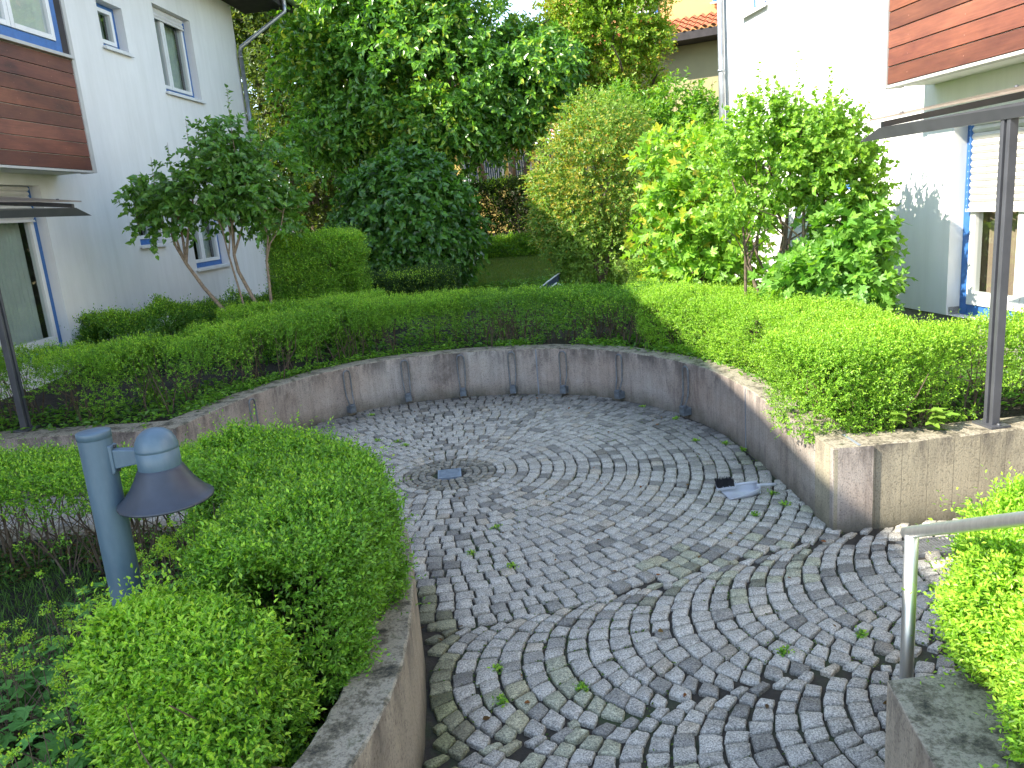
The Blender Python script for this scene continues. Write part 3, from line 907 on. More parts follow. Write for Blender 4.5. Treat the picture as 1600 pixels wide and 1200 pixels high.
def wall_panel(F, s0, s1, z0, z1, openings, rev=0.14):
    mb = MB()
    S = sorted({s0, s1, *[v for o in openings for v in o[:2]]}); Zs = sorted({z0, z1, *[v for o in openings for v in o[2:]]})
    for a, b in zip(S[:-1], S[1:]):
        for c, d in zip(Zs[:-1], Zs[1:]):
            ms, mz = (a + b) / 2, (c + d) / 2
            if any(o[0] < ms < o[1] and o[2] < mz < o[3] for o in openings): continue
            mb.add([F(a, 0, c), F(b, 0, c), F(b, 0, d), F(a, 0, d)], [(0, 1, 2, 3)])
    for a, b, c, d in openings:
        mb.add([F(a, 0, c), F(b, 0, c), F(b, 0, d), F(a, 0, d), F(a, -rev, c), F(b, -rev, c), F(b, -rev, d), F(a, -rev, d)],
               [(0, 1, 5, 4), (1, 2, 6, 5), (2, 3, 7, 6), (3, 0, 4, 7)])
    return mb

def window(F, root, s0, s1, z0, z1, split=None, shut=0.0, rev=0.14, door=False, curtain=True, off=0.0, fw=0.075, near_white=0.055, sill=True, cmat='curtain'):
    """blue frame with white sashes, glass, curtain, dark room, roller shutter and metal sill"""
    T = lambda a, b, c: F(a, off + b, c)
    f = MB(); y0, y1 = -rev - .05, -rev + .02
    fw2 = fw
    f.box((s0, y0, z0), (s0 + fw, y1, z1), T); f.box((s1 - fw, y0, z0), (s1, y1, z1), T)
    f.box((s0 + fw, y0, z0), (s1 - fw, y1, z0 + fw2), T); f.box((s0 + fw, y0, z1 - .05), (s1 - fw, y1, z1), T)
    if shut:
        f.box((s0 + fw, y1, z1 - shut), (s0 + fw + .012, -rev + .07, z1 - .06), T); f.box((s1 - fw - .012, y1 + .001, z1 - shut - .02), (s1 - fw - .0005, -rev + .072, z1 - .051), T)
    fr = adopt(f.build('door_frame' if door else 'window_frame', M['blue_paint'], None, bevel=.004), root)
    cuts = [s0 + fw] + [v for v in (split or [])] + [s1 - fw]
    w = MB(); g = MB(); lo = z0 + fw2; hi = z1 - .05
    for a, b in zip(cuts[:-1], cuts[1:]):
        a += .004; b -= .004; k = near_white
        bt = .11 if door else k
        w.box((a, -rev - .04, lo + .003), (a + k, -rev + .035, hi - .003), T); w.box((b - k, -rev - .04, lo + .003), (b, -rev + .035, hi - .003), T)
        w.box((a + k, -rev - .04, lo + .003), (b - k, -rev + .035, lo + bt), T); w.box((a + k, -rev - .04, hi - k), (b - k, -rev + .035, hi - .003), T)
        p = [T(a + k - .006, -rev, lo + bt - .006), T(b - k + .006, -rev, lo + bt - .006), T(b - k + .006, -rev, hi - k + .006), T(a + k - .006, -rev, hi - k + .006)]
        g.add(p, [(0, 1, 2, 3)])
    ws = adopt(w.build('sash', M['white_frame'], None, bevel=.004), fr); ws.matrix_parent_inverse = Matrix.Identity(4)
    gs = adopt(g.build('pane', M['glass'], None), fr); gs.matrix_parent_inverse = Matrix.Identity(4)
    inner = MB(); d = rev + .9
    inner.add([T(s0, -rev - .03, z0), T(s1, -rev - .03, z0), T(s1, -rev - .03, z1), T(s0, -rev - .03, z1), T(s0, -d, z0), T(s1, -d, z0), T(s1, -d, z1), T(s0, -d, z1)],
              [(4, 5, 6, 7), (0, 1, 5, 4), (1, 2, 6, 5), (2, 3, 7, 6), (3, 0, 4, 7)])
    rm = adopt(inner.build('room', M['room'], None), fr); rm.matrix_parent_inverse = Matrix.Identity(4)
    if curtain:
        c = MB(); spans = curtain if isinstance(curtain, list) else [(s0 + .06, s0 + .06 + (s1 - s0) * .28), (s1 - .06 - (s1 - s0) * .28, s1 - .06)]
        for a, b in spans:
            nn = max(12, int((b - a) / .012)); vv = []; ff = []
            for i in range(nn + 1):
                x = a + (b - a) * i / nn; o_ = -rev - .13 + .018 * math.sin(i * 1.05) + .008 * math.sin(i * .37)
                vv += [T(x, o_, z0 + .03), T(x, o_, z1 - .02)]
            for i in range(nn): ff.append((2 * i, 2 * i + 2, 2 * i + 3, 2 * i + 1))
            c.add(vv, ff, True)
        cu = adopt(c.build('curtain', M[cmat], None), fr); cu.matrix_parent_inverse = Matrix.Identity(4)
    if shut:
        s = MB(); zt = z1 - .002; zb = z1 - shut; nsl = max(2, int(shut / .05))
        for i in range(nsl):
            a = zb + (zt - zb) * i / nsl; b = zb + (zt - zb) * (i + 1) / nsl
            s.add([T(s0 + .075, -rev + .045, a), T(s1 - .075, -rev + .045, a), T(s1 - .075, -rev + .062, a + (b - a) * .45), T(s0 + .075, -rev + .062, a + (b - a) * .45),
                   T(s1 - .075, -rev + .047, b - .004), T(s0 + .075, -rev + .047, b - .004)], [(0, 1, 2, 3), (3, 2, 4, 5)])
        s.box((s0 + .075, -rev + .040, zb - .025), (s1 - .075, -rev + .066, zb), T)
        so = adopt(s.build('roller_shutter', M['shutter'], None), fr); so.matrix_parent_inverse = Matrix.Identity(4)
    if sill:
        s = MB(); s.box((s0 - .03, -rev + .02, z0 - .03), (s1 + .03, .05, z0 - .006), T); s.box((s0 - .035, .03, z0 - .045), (s1 + .035, .054, z0 - .004), T)
        si = adopt(s.build('sill', M['sill'], None), fr); si.matrix_parent_inverse = Matrix.Identity(4)
    return fr

def boards(F, root, s0, s1, z0, z1, off, n, name='timber_cladding'):
    mb = []; V = []; Fs = []; C = []; h = (z1 - z0) / n; b = 0
    rs = random.Random(int(s0 * 100) + 5)
    for i in range(n):
        a, c = z0 + i * h, z0 + (i + 1) * h
        tn = rs.uniform(.6, 1.25); col = (tn, tn * rs.uniform(.88, 1.05), tn * rs.uniform(.85, 1.05))
        p = [F(s0, off, a + .004), F(s1, off, a + .004), F(s1, off + .022, a + .006), F(s0, off + .022, a + .006), F(s1, off + .019, c - .004), F(s0, off + .019, c - .004), F(s1, off + .002, c), F(s0, off + .002, c)]
        V += p; C += [col] * 8
        Fs += [(b, b + 1, b + 2, b + 3), (b + 3, b + 2, b + 4, b + 5), (b + 5, b + 4, b + 6, b + 7), (b + 1, b + 6, b + 4, b + 2), (b, b + 3, b + 5, b + 7)]; b += 8
    for i in range(n):
        for s in np.arange(s0 + .05, s1, .62):
            zc = z0 + (i + .45) * h; k = .0035
            V += [F(s - k, off + .0235, zc - k), F(s + k, off + .0235, zc - k), F(s + k, off + .0235, zc + k), F(s - k, off + .0235, zc + k)]; C += [(2.4, 3.2, 4.2)] * 4
            Fs.append((b, b + 1, b + 2, b + 3)); b += 4
    o = np_mesh(name, np.array(V), np.array(Fs), 4, np.array(C), M['boards']); adopt(o, root)
    return o

def house_shell(F, root, s0, s1, z0, z1, openings, depth=8, plinth=None):
    adopt(wall_panel(F, s0, s1, z0, z1, openings).build('front_wall', M['render'], None), root)
    mb = MB(); i = .0
    mb.add([F(s0, 0, z0), F(s1, 0, z0), F(s1, -depth, z0), F(s0, -depth, z0), F(s0, 0, z1), F(s1, 0, z1), F(s1, -depth, z1), F(s0, -depth, z1)],
           [(1, 2, 6, 5), (2, 3, 7, 6), (3, 0, 4, 7), (4, 5, 6, 7)])
    adopt(mb.build('side_walls', M['render'], None), root)

# left house
HL = thing('house', 'white rendered house on the left with blue window frames and dark timber bay', 'house', loc=FL(0, 0, .6))
opL = [(-4.2, .07, .70, 2.54), (1.9, 2.5, 4.32, 4.89), (3.37, 4.53, 3.96, 5.17), (1.9, 2.5, 1.79, 2.37), (3.38, 4.55, 1.35, 2.55)]
house_shell(FL, HL, -10, 6.3, -.1, 5.80, opL)
window(FL, HL, -4.2, .07, .70, 2.54, split=[-3.1, -2.0, -.95], shut=.36, door=True, sill=False, curtain=[(-.95, -.02), (-1.95, -1.02), (-3.9, -2.2)])
window(FL, HL, 1.9, 2.5, 4.32, 4.89, curtain=[(1.98, 2.42)])
window(FL, HL, 3.37, 4.53, 3.96, 5.17, split=[3.80], shut=.14)
window(FL, HL, 1.9, 2.5, 1.79, 2.37, curtain=False)
window(FL, HL, 3.38, 4.55, 1.35, 2.55, split=[3.9], shut=.14)
# right house
HR = thing('house', 'white sunlit house on the right with reddish timber bay above a half-shuttered garden door', 'house', loc=FR(0, 0, .6))
opR = [(-4.0, 0.0, .70, 2.28), (1.40, 2.0, 1.79, 2.37), (3.22, 3.80, 3.96, 4.52)]
house_shell(FR, HR, -8, 4.48, .765, 5.80, opR)
window(FR, HR, -4.0, 0.0, .70, 2.28, split=[-2.9, -1.75, -.66], shut=.70, door=True, sill=False, curtain=[(-.66, -.05), (-1.75, -.70), (-3.9, -2.2)], fw=.09, near_white=.06, cmat='brown_curtain')
window(FR, HR, 1.40, 2.0, 1.79, 2.37, curtain=[(1.48, 1.92)])
window(FR, HR, 3.22, 3.80, 3.96, 4.52, curtain=False)
mb = MB(); mb.box((0.0, -.30, .2), (4.46, -.02, .764), FR); mb.box((-8, -.4, .2), (-.001, -.06, .695), FR)
adopt(mb.build('plinth', M['plinth'], None), HR)
mb = MB(); mb.box((0.0, -.2, .2), (6.28, .004, .655), FL)
adopt(mb.build('plinth', M['plinth'], None), HL)

for F, root, se, zb in ((FL, HL, .43, 2.66), (FR, HR, .27, 2.60)):
    bay = MB(); bay.box((-3.8, .003, zb), (se - .004, .43, 5.795), F)
    bo = adopt(bay.build('bay', M['render'], None), root)
    tr = MB(); tr.box((se - .05, .30, zb - .012), (se + .012, .466, 5.79), F); tr.box((-3.8, .36, zb - .012), (se - .052, .452, zb + .012), F)
    if F is FL: tr.box((-3.8, .431, zb + 1.19), (se - .052, .50, zb + 1.225), F)
    t_ = adopt(tr.build('corner_trim', M['grey_trim'], None, bevel=.003), bo); t_.matrix_parent_inverse = Matrix.Identity(4)
    b_ = boards(F, root, -3.8, se - .052, zb + .013, zb + (1.185 if F is FL else 2.9), .431, 8 if F is FL else 21)
# bay window of the left house
dk = MB(); dk.box((.24, .431, 3.9), (.375, .45, 5.6), FL); adopt(dk.build('dark_panel', M['dark_wood'], None), HL)
T2 = Facade(FL.q, 4.9, 1)
window(FL, HL, -1.35, .24, 3.89, 5.25, split=[-.55], off=.585, rev=.14, curtain=False, sill=False, fw=.10)
mb = MB(); mb.box((-3.8, .431, 3.9), (-1.36, .46, 5.6), FL); adopt(mb.build('bay_front', M['render'], None), HL)

# eaves, gutter, downpipes
ro = MB()
ro.box((-10.6, 0.0, 5.80), (6.95, .90, 5.83), FL)
ro.box((-10.6, .88, 5.70), (6.95, .93, 5.88), FL)
ro.add([FL(-10.6, .93, 5.89), FL(6.95, .93, 5.89), FL(6.95, -4.2, 8.9), FL(-10.6, -4.2, 8.9), FL(-10.6, .93, 5.80), FL(6.95, .93, 5.80), FL(6.95, -4.2, 8.75), FL(-10.6, -4.2, 8.75)],
       [(0, 1, 2, 3), (1, 5, 6, 2), (0, 4, 7, 3), (4, 5, 6, 7)])
ro.add([FL(6.3, 0, 5.8), FL(6.3, -8, 5.8), FL(6.3, -4.2, 8.7)], [(0, 1, 2)])
ro.add([FL(6.95, -4.2, 8.9), FL(-10.6, -4.2, 8.9), FL(-10.6, -9, 5.9), FL(6.95, -9, 5.9)], [(0, 1, 2, 3)])
adopt(ro.build('roof', M['dark_wood'], None), HL)
gt = MB(); pts = []
prof = [(.06 * math.cos(a), .06 * math.sin(a)) for a in np.linspace(math.pi, 2 * math.pi, 9)]
va = []
for s in (-10.6, 7.0):
    for (o_, z_) in prof: va.append(FL(s, .995 + o_, 5.87 + z_))
gt.add(va, [(i, i + 1, 9 + i + 1, 9 + i) for i in range(8)], True)
gt.add([FL(7.0, .995 + o_, 5.87 + z_) for o_, z_ in prof], [tuple(range(9))])
g_ = adopt(gt.build('gutter', M['zinc'], None), HL)
dp = MB()
dp.lathe([(.035, -.14), (.04, -.06), (.075, .0)], FL(6.28, .995, 5.84), 14)
dp.tube([FL(6.28, .995, 5.72), FL(6.28, .99, 5.60), FL(6.26, .10, 5.08), FL(6.25, .075, 4.98)], .036, 12)
dp.tube([FL(6.25, .075, 5.0), FL(6.25, .075, .3)], .039, 12)
for z in (4.9, 3.0, 1.2): dp.tube([FL(6.25, .075, z), FL(6.25, .075, z + .03)], .046, 12)
adopt(dp.build('downpipe', M['zinc'], None), HL)
dp = MB(); dp.tube([FR(4.36, .075, 6.2), FR(4.36, .075, .4)], .042, 12); dp.tube([FR(4.24, .03, 6.2), FR(4.24, .03, .9)], .012, 8)
for z in (1.6, 3.4, 5.2): dp.tube([FR(4.36, .075, z), FR(4.36, .075, z + .03)], .05, 12)
adopt(dp.build('downpipe', M['zinc'], None), HR)
ro = MB(); ro.box((-8.6, -8.4, 5.81), (5.1, .12, 5.95), FR); adopt(ro.build('roof', M['dark_wood'], None), HR)

# canopies
def canopy(F, s_tip, post_s, label):
    t = thing('canopy', label, 'canopy', 'glass canopies on slim steel posts', loc=F(post_s, 1.36, TOP))
    mb = MB(); e = s_tip - 5.2
    zb, zt = 2.13, 2.20
    mb.add([F(s_tip - .26, 1.41, zt), F(s_tip, 1.38, zb), F(e, 1.42, zb), F(e, 1.42, zt), F(s_tip - .26, 1.33, zt), F(s_tip, 1.36, zb), F(e, 1.32, zb), F(e, 1.32, zt)],
           [(0, 1, 2, 3), (5, 4, 7, 6), (0, 4, 5, 1), (1, 5, 6, 2), (3, 7, 4, 0)])
    adopt(mb.build('beam', M['canopy_paint'], None), t)
    g = MB(); N_ = 3; w = 5.0 / N_
    for i in range(N_):
        a, b = s_tip - .24 - i * w, s_tip - .24 - (i + 1) * w + .02
        za, zc = 2.245, 2.40
        p = [F(a, 1.46, za), F(b, 1.46, za), F(b, .30, zc), F(a, .30, zc)]
        g.add(p + [(q[0], q[1], q[2] + .012) for q in p], [(3, 2, 1, 0), (4, 5, 6, 7), (0, 1, 5, 4), (1, 2, 6, 5), (2, 3, 7, 6), (3, 0, 4, 7)])
    adopt(g.build('glass_roof', M['canopy_glass'], None), t)
    for i in range(N_ + 1):
        r_ = MB()
        s = s_tip - .28 - i * w
        r_.add([F(s - .015, 1.40, 2.20), F(s + .015, 1.40, 2.20), F(s + .015, .02, 2.36), F(s - .015, .02, 2.36), F(s - .015, 1.40, 2.235), F(s + .015, 1.40, 2.235), F(s + .015, .02, 2.41), F(s - .015, .02, 2.41)],
               [(0, 3, 2, 1), (4, 5, 6, 7), (0, 1, 5, 4), (1, 2, 6, 5), (3, 0, 4, 7)])
        for o_, z_ in ((1.3, 2.275), (.5, 2.385)):
            c = F(s - .05, o_, z_); r_.lathe([(0.0, .012), (.012, .010), (.014, 0), (.014, -.01)], c, 8)
        adopt(r_.build('rafter', M['canopy_paint'], None), t)
    po = MB()
    for a in (-.034, .010):
        po.box((post_s + a, 1.335, TOP + .012), (post_s + a + .024, 1.385, 2.14), F)
    po.box((post_s - .009, 1.35, TOP + .012), (post_s + .009, 1.37, 2.13), F)
    adopt(po.build('post', M['canopy_paint'], None, bevel=.003), t)
    bp = MB(); bp.box((post_s - .075, 1.30, TOP + .002), (post_s + .075, 1.42, TOP + .014), F)
    for x_ in (-.055, .055):
        c = F(post_s + x_, 1.36, TOP + .014); bp.lathe([(.011, 0), (.011, .012), (0, .013)], c, 6)
    adopt(bp.build('base_plate', M['canopy_paint'], None), t)
canopy(FR, -.88, -2.18, 'glass canopy on a dark steel post before the sunlit right-hand house')
canopy(FL, -1.30, -2.70, 'glass canopy on a dark steel post before the shaded left-hand house')

# houses beyond the gardens
def tiles(F, s0, s1, o0, z0, o1, z1, pitch=.23):
    n = int((s1 - s0) / pitch * 6); V = []; Fs = []; rows = int(math.hypot(o1 - o0, z1 - z0) / .3) + 1
    for j in range(rows):
        f0, f1 = j / rows, (j + 1) / rows; b = len(V)
        for i in range(n + 1):
            s = s0 + (s1 - s0) * i / n; w = .035 * math.sin(2 * math.pi * (s - s0) / pitch)
            V.append(F(s, o0 + (o1 - o0) * f0, z0 + (z1 - z0) * f0 + w + .03)); V.append(F(s, o0 + (o1 - o0) * f1, z0 + (z1 - z0) * f1 + w))
        for i in range(n): Fs.append((b + 2 * i, b + 2 * i + 2, b + 2 * i + 3, b + 2 * i + 1))
    mb = MB(); mb.add(V, Fs, True); return mb
FO = Facade((6.1, 22.0), -63, -1)
HO = thing('house', 'orange house with a tiled apron roof and blue windows, beyond the shrubs', 'house', loc=(3.5, 23.3, .8))
mb = MB(); mb.box((-5, -7, .4), (4.6, -.35, 5.98), FO); adopt(mb.build('lower_wall', M['olive'], None), HO)
mb = MB(); mb.box((-5, -7, 6.0), (4.6, -.4, 10.5), FO); adopt(mb.build('upper_wall', M['orange'], None), HO)
mb = MB(); mb.box((-5, -.36, 5.82), (4.6, .45, 6.02), FO); adopt(mb.build('fascia', M['dark_wood'], None), HO)
adopt(tiles(FO, -5, 4.6, .5, 6.05, -.42, 6.55).build('roof', M['tile'], None), HO)
for a, b in ((-.9, .05), (1.55, 2.6)):
    window(FO, HO, a, b, 6.75, 8.3, off=-.22, curtain=False, sill=True)
FY = Facade((0, 33.5), 90, 1)
HY = thing('house', 'yellow house with white window surrounds glimpsed beyond the garden hedge', 'house', loc=(0, 33.5, .9))
mb = MB(); mb.box((-1.9, -8, .3), (3.5, 0, 4.35), FY); adopt(mb.build('wall', M['yellow'], None), HY)
adopt(tiles(FY, -2.4, 4, .6, 4.3, -4, 7.6).build('roof', M['tile'], None), HY)
for a, b in ((-1.22, -.58), (-.42, .30), (.72, 1.45), (2.2, 3.0)):
    w = MB(); w.box((a - .12, .002, 2.82), (b + .12, .03, 4.1), FY)
    fr = adopt(w.build('window_frame', M['white_frame'], None), HY)
    w = MB(); w.box((a, .03, 2.95), (b, .035, 4.0), FY); p_ = adopt(w.build('pane', simple('far_pane', (.10, .14, .20), .15) if 'far_pane' not in M else M['far_pane'], None), fr); p_.matrix_parent_inverse = Matrix.Identity(4)
    w = MB()
    for k in range(8): w.box((a + (b - a) * (k + .4) / 8, .036, 2.95), (a + (b - a) * (k + .4) / 8 + .02, .05, 4.0), FY)
    w.box((a, .036, 2.95), (b, .052, 2.99), FY); p_ = adopt(w.build('grille', M['white_frame'], None), fr); p_.matrix_parent_inverse = Matrix.Identity(4)

# ------------------------------------------------------------ bicycle holders
M['galv'] = simple('galvanised_steel', (0.19, 0.20, 0.21), 0.5, metal=0.6, var=0.3, scale=25)
M['galv_dark'] = simple('dull_steel_block', (0.15, 0.17, 0.19), 0.6, metal=0.3, var=0.3, scale=25)
def holder():
    t = bpy.data.objects.new('bicycle_holder', None); COL.objects.link(t)
    mb = MB(); w = .030; pts = []
    leg = [(w - .004, -.064, .085), (w - .003, -.062, .125), (w + .004, -.035, .205), (w + .007, -.030, .30), (w + .006, -.030, .415)]
    arc = [((w + .004) * math.cos(a), -.030, .425 + .030 * math.sin(a)) for a in np.linspace(.25, math.pi - .25, 7)]
    pts = leg + arc + [(-x, y, z) for x, y, z in reversed(leg)]
    mb.tube(pts, .0078, 8); h_ = mb.build('hoop', M['galv'], t)
    b = MB(); b.box((-.032, -.082, .03), (.032, -.001, .092)); b.box((-.026, -.088, .092), (.026, -.03, .112)); b.tube([(0, -.083, .06), (0, -.089, .06)], .009, 8)
    b.build('clamp_block', M['galv_dark'], t, bevel=.005)
    return t
HPTS = [(-2.28, 6.55, 'leftmost bicycle holder on the curved wall, half hidden by the near hedge'),
        (-1.64, 7.50, 'second bicycle holder from the left, on the pinkish left part of the wall'),
        (-1.09, 7.80, 'third bicycle holder from the left on the curved wall'),
        (-.51, 7.84, 'fourth bicycle holder from the left, just left of the pale wall joint'),
        (.02, 7.77, 'bicycle holder just right of the pale wall joint, fifth from the left'),
        (.54, 7.59, 'third bicycle holder from the right on the dark grey wall'),
        (1.05, 7.18, 'second bicycle holder from the right on the grey wall'),
        (1.51, 6.42, 'rightmost bicycle holder, beside the right-hand wall joint')]
h0 = holder(); CP = [Vector((p[0], p[1])) for p in CURVE]
for i, (x, y, lab) in enumerate(HPTS):
    if i == 0: o = h0
    else:
        o = h0.copy(); COL.objects.link(o)
        for ch in h0.children:
            c = ch.copy(); COL.objects.link(c); c.parent = o
    k = min(range(1, len(CP) - 1), key=lambda j: (CP[j] - Vector((x, y))).length)
    best = None
    for j in range(len(CP) - 1):
        a, b = CP[j], CP[j + 1]; tt = max(0, min(1, (Vector((x, y)) - a).dot(b - a) / (b - a).length_squared)); q = a.lerp(b, tt)
        if best is None or (q - Vector((x, y))).length < best[0]: best = ((q - Vector((x, y))).length, q, (b - a).normalized())
    q, tn = best[1], best[2]           # travel is anticlockwise: the court lies on the left
    o.location = (q.x, q.y, 0.0)
    o.rotation_euler = (0, 0, math.atan2(tn.y, tn.x) + math.pi)
    tag(o, lab, 'bicycle holder', 'bicycle holders fixed along the curved wall')

# ------------------------------------------------------------ bollard lamp
def lamp_paint():
    m, nt, N, Lk, P = new_mat('blue_grey_paint')
    c, f = noise_col(nt, [(0.35, (0.062, 0.105, 0.142)), (0.65, (0.088, 0.14, 0.182))], 14, 7, 0.65, coords(nt, (1, 1, .3)))
    Lk.new(c, P.inputs['Base Color']); P.inputs['Roughness'].default_value = 0.42
    n = N.new('ShaderNodeTexNoise'); n.inputs['Scale'].default_value = 120; Lk.new(coords(nt), n.inputs['Vector'])
    Lk.new(bump(nt, n.outputs['Fac'], .08, .003), P.inputs['Normal'])
    return m
M['lamp'] = lamp_paint()
M['shade'] = simple('anthracite_shade', (0.030, 0.037, 0.052), 0.45, var=.12, scale=30)
M['bulb'] = simple('opal_globe', (0.62, 0.66, 0.55), 0.3, var=.03)
LX, LY = -1.34, 2.38
t = thing('bollard_lamp', 'blue-grey bollard lamp with a dark flared shade standing among the hedges', 'lamp', loc=(LX, LY, .28))
mb = MB(); mb.lathe([(.050, -.1), (.050, .30), (.050, .70), (.050, 1.008)], (LX, LY, .28), 40); adopt(mb.build('post', M['lamp'], None), t)
mb = MB(); mb.lathe([(.0495, 1.008), (.0495, 1.0105), (.0512, 1.0115), (.0512, 1.030), (.0500, 1.0325), (.02, 1.035), (0, 1.0355)], (LX, LY, .28), 40); adopt(mb.build('cap', M['lamp'], None), t)
ax = Vector((.97, .0, 0)).normalized(); hx, hy = LX + .190, LY + .0
mb = MB()
ya, yb = LY - .017, LY + .017
mb.add([(LX + .045, ya, 1.250), (hx - .055, ya, 1.243), (hx - .055, ya, 1.197), (LX + .045, ya, 1.185), (LX + .045, yb, 1.250), (hx - .055, yb, 1.243), (hx - .055, yb, 1.197), (LX + .045, yb, 1.185)],
       [(0, 1, 2, 3), (7, 6, 5, 4), (0, 4, 5, 1), (3, 2, 6, 7)])
mb.add([(LX + .046, LY - .022, 1.265), (LX + .056, LY - .022, 1.262), (LX + .056, LY - .022, 1.175), (LX + .046, LY - .022, 1.170), (LX + .046, LY + .022, 1.265), (LX + .056, LY + .022, 1.262), (LX + .056, LY + .022, 1.175), (LX + .046, LY + .022, 1.170)],
       [(0, 1, 2, 3), (7, 6, 5, 4), (0, 4, 5, 1), (3, 2, 6, 7), (1, 5, 6, 2)])
adopt(mb.build('arm', M['lamp'], None, bevel=.003), t)
for z_ in (1.258, 1.178):
    mb = MB(); mb.tube([(LX + .055, LY, z_), (LX + .061, LY, z_)], .006, 8); adopt(mb.build('bolt', M['black_paint'], None), t)
mb = MB(); mb.lathe([(.0, 1.307), (.018, 1.3055), (.036, 1.299), (.051, 1.286), (.061, 1.267), (.0655, 1.246), (.0662, 1.2385), (.0645, 1.2375), (.0645, 1.2355), (.0655, 1.2345), (.0655, 1.175), (.063, 1.170)], (hx, hy, 0), 48)
adopt(mb.build('lamp_housing', M['lamp'], None), t)
mb = MB(); mb.lathe([(.060, 1.182), (.0675, 1.178), (.0715, 1.172), (.083, 1.148), (.103, 1.115), (.126, 1.087), (.1415, 1.0735), (.1465, 1.0705), (.1480, 1.0665), (.1465, 1.0625), (.1425, 1.064), (.122, 1.080), (.098, 1.108), (.078, 1.140), (.06, 1.168)], (hx, hy, 0), 56)
adopt(mb.build('lamp_shade', M['shade'], None), t)
mb = MB(); mb.lathe([(.045, 1.17), (.047, 1.10), (.046, 1.075), (.038, 1.046), (.022, 1.034), (0, 1.030)], (hx, hy, 0), 28); adopt(mb.build('globe', M['bulb'], None), t)

# ------------------------------------------------------------ handrail
def steel_mat():
    m, nt, N, Lk, P = new_mat('brushed_stainless')
    c, f = noise_col(nt, [(0.3, (0.62, 0.61, 0.58)), (0.7, (0.76, 0.75, 0.72))], 5, 6, .6, coords(nt, (20, 20, 1)))
    Lk.new(c, P.inputs['Base Color']); P.inputs['Metallic'].default_value = 1; P.inputs['Roughness'].default_value = .45
    return m
M['steel'] = steel_mat()
t = thing('handrail', 'brushed stainless steel handrail and post at the right edge of the setts', 'handrail', loc=(1.2, 2.21, 0))
mb = MB(); mb.tube([(1.2, 2.21, -.01), (1.2, 2.21, .805)], .0205, 24); adopt(mb.build('post', M['steel'], None), t)
mb = MB(); mb.tube([(1.194, 2.235, .803), (1.2, 2.21, .817), (1.237, 1.776, 1.040), (1.29, 1.15, 1.36)], .0185, 24); adopt(mb.build('rail', M['steel'], None), t)

# ------------------------------------------------------------ drain grates
M['grate'] = simple('grate_steel', (0.24, 0.29, 0.35), 0.5, metal=.3, var=.25, scale=20)
M['pit'] = simple('drain_pit', (0.01, 0.01, 0.012), .9)
def grate(x, y, lx, ly, rot, label, slant, mat):
    t = thing('drain_grate', label, 'drain grate', loc=(x, y, 0)); t.rotation_euler = (0, 0, rot)
    f = MB(); w = .012
    f.box((-lx / 2, -ly / 2, -.03), (lx / 2, -ly / 2 + w, .003)); f.box((-lx / 2, ly / 2 - w, -.03), (lx / 2, ly / 2, .003))
    f.box((-lx / 2, -ly / 2 + w, -.03), (-lx / 2 + w, ly / 2 - w, .003)); f.box((lx / 2 - w, -ly / 2 + w, -.03), (lx / 2, ly / 2 - w, .003))
    f.build('frame', mat, t)
    b = MB(); n_ = int((lx if slant else ly) / .021)
    for i in range(n_):
        if slant:
            a = -lx / 2 + w + (lx - 2 * w) * (i + .25) / n_
            b.box((a, -ly / 2 + w, -.02), (a + .011, ly / 2 - w, .001))
        else:
            a = -ly / 2 + w + (ly - 2 * w) * (i + .25) / n_
            b.box((-lx / 2 + w, a, -.02), (lx / 2 - w, a + .012, .001))
    b.build('bars', mat, t)
    p = MB(); p.box((-lx / 2 + .001, -ly / 2 + .001, -.04), (lx / 2 - .001, ly / 2 - .001, -.0285)); p.build('pit', M['pit'], t)
grate(-.52, 5.47, .175, .185, R(4), 'small square bluish grate at the centre of the sett rings', False, M['grate'])
grate(2.13, 3.70, .32, .17, R(4), 'rectangular grey grate in the setts under the handrail', True, M['galv'])

# ------------------------------------------------------------ dustpan and brush
M['pan'] = simple('pale_plastic', (0.46, 0.47, 0.50), .4, var=.05)
M['bristle'] = simple('black_bristle', (0.012, 0.012, 0.015), .7, var=.4, scale=60)
t = thing('dustpan', 'pale grey plastic dustpan lying on the setts near the right wall', 'dustpan', loc=(1.40, 4.60, .006)); t.rotation_euler = (0, 0, R(4)); t.scale = (.84,) * 3
mb = MB(); nx_, V, Fs = 10, [], []
def pw(f): return .105 * (1 - .55 * f ** 3)
def ph(f): return .006 + .052 * f ** .8
for i in range(nx_ + 1):
    f = i / nx_; x = -.13 + .26 * f; w = pw(f); h_ = ph(f)
    V += [(x, -w - .006, h_), (x, -w, h_ + .002), (x, -w + .012, .004), (x, w - .012, .004), (x, w, h_ + .002), (x, w + .006, h_), (x, w - .008, .0), (x, -w + .008, .0)]
for i in range(nx_):
    for j in range(8):
        a = i * 8 + j; b = i * 8 + (j + 1) % 8
        Fs.append((a, b, b + 8, a + 8))
Fs.append(tuple(range(nx_ * 8, nx_ * 8 + 8)))
mb.add(V, Fs, True); mb.box((.118, -.05, .004), (.128, .05, .060)); mb.build('pan', M['pan'], t)
mb = MB(); mb.tube([(.115, 0, .050), (.15, 0, .052), (.22, 0, .048), (.275, 0, .044)], [.014, .011, .013, .010], 10); mb.build('handle', M['pan'], t)
t = thing('hand_brush', 'black-bristled hand brush lying in the pale dustpan', 'brush', loc=(1.36, 4.65, .02)); t.rotation_euler = (R(18), R(-6), R(-8)); t.scale = (.9,) * 3
mb = MB(); rsb = random.Random(4)
for i in range(260):
    x = rsb.uniform(-.11, .01); y = rsb.uniform(-.012, .03)
    mb.tube([(x, y, .03), (x + rsb.gauss(-.01, .006), y + rsb.gauss(.012, .006), .085 + rsb.gauss(0, .004))], [.0028, .0012], 3, True, False)
mb.build('bristles', M['bristle'], t)
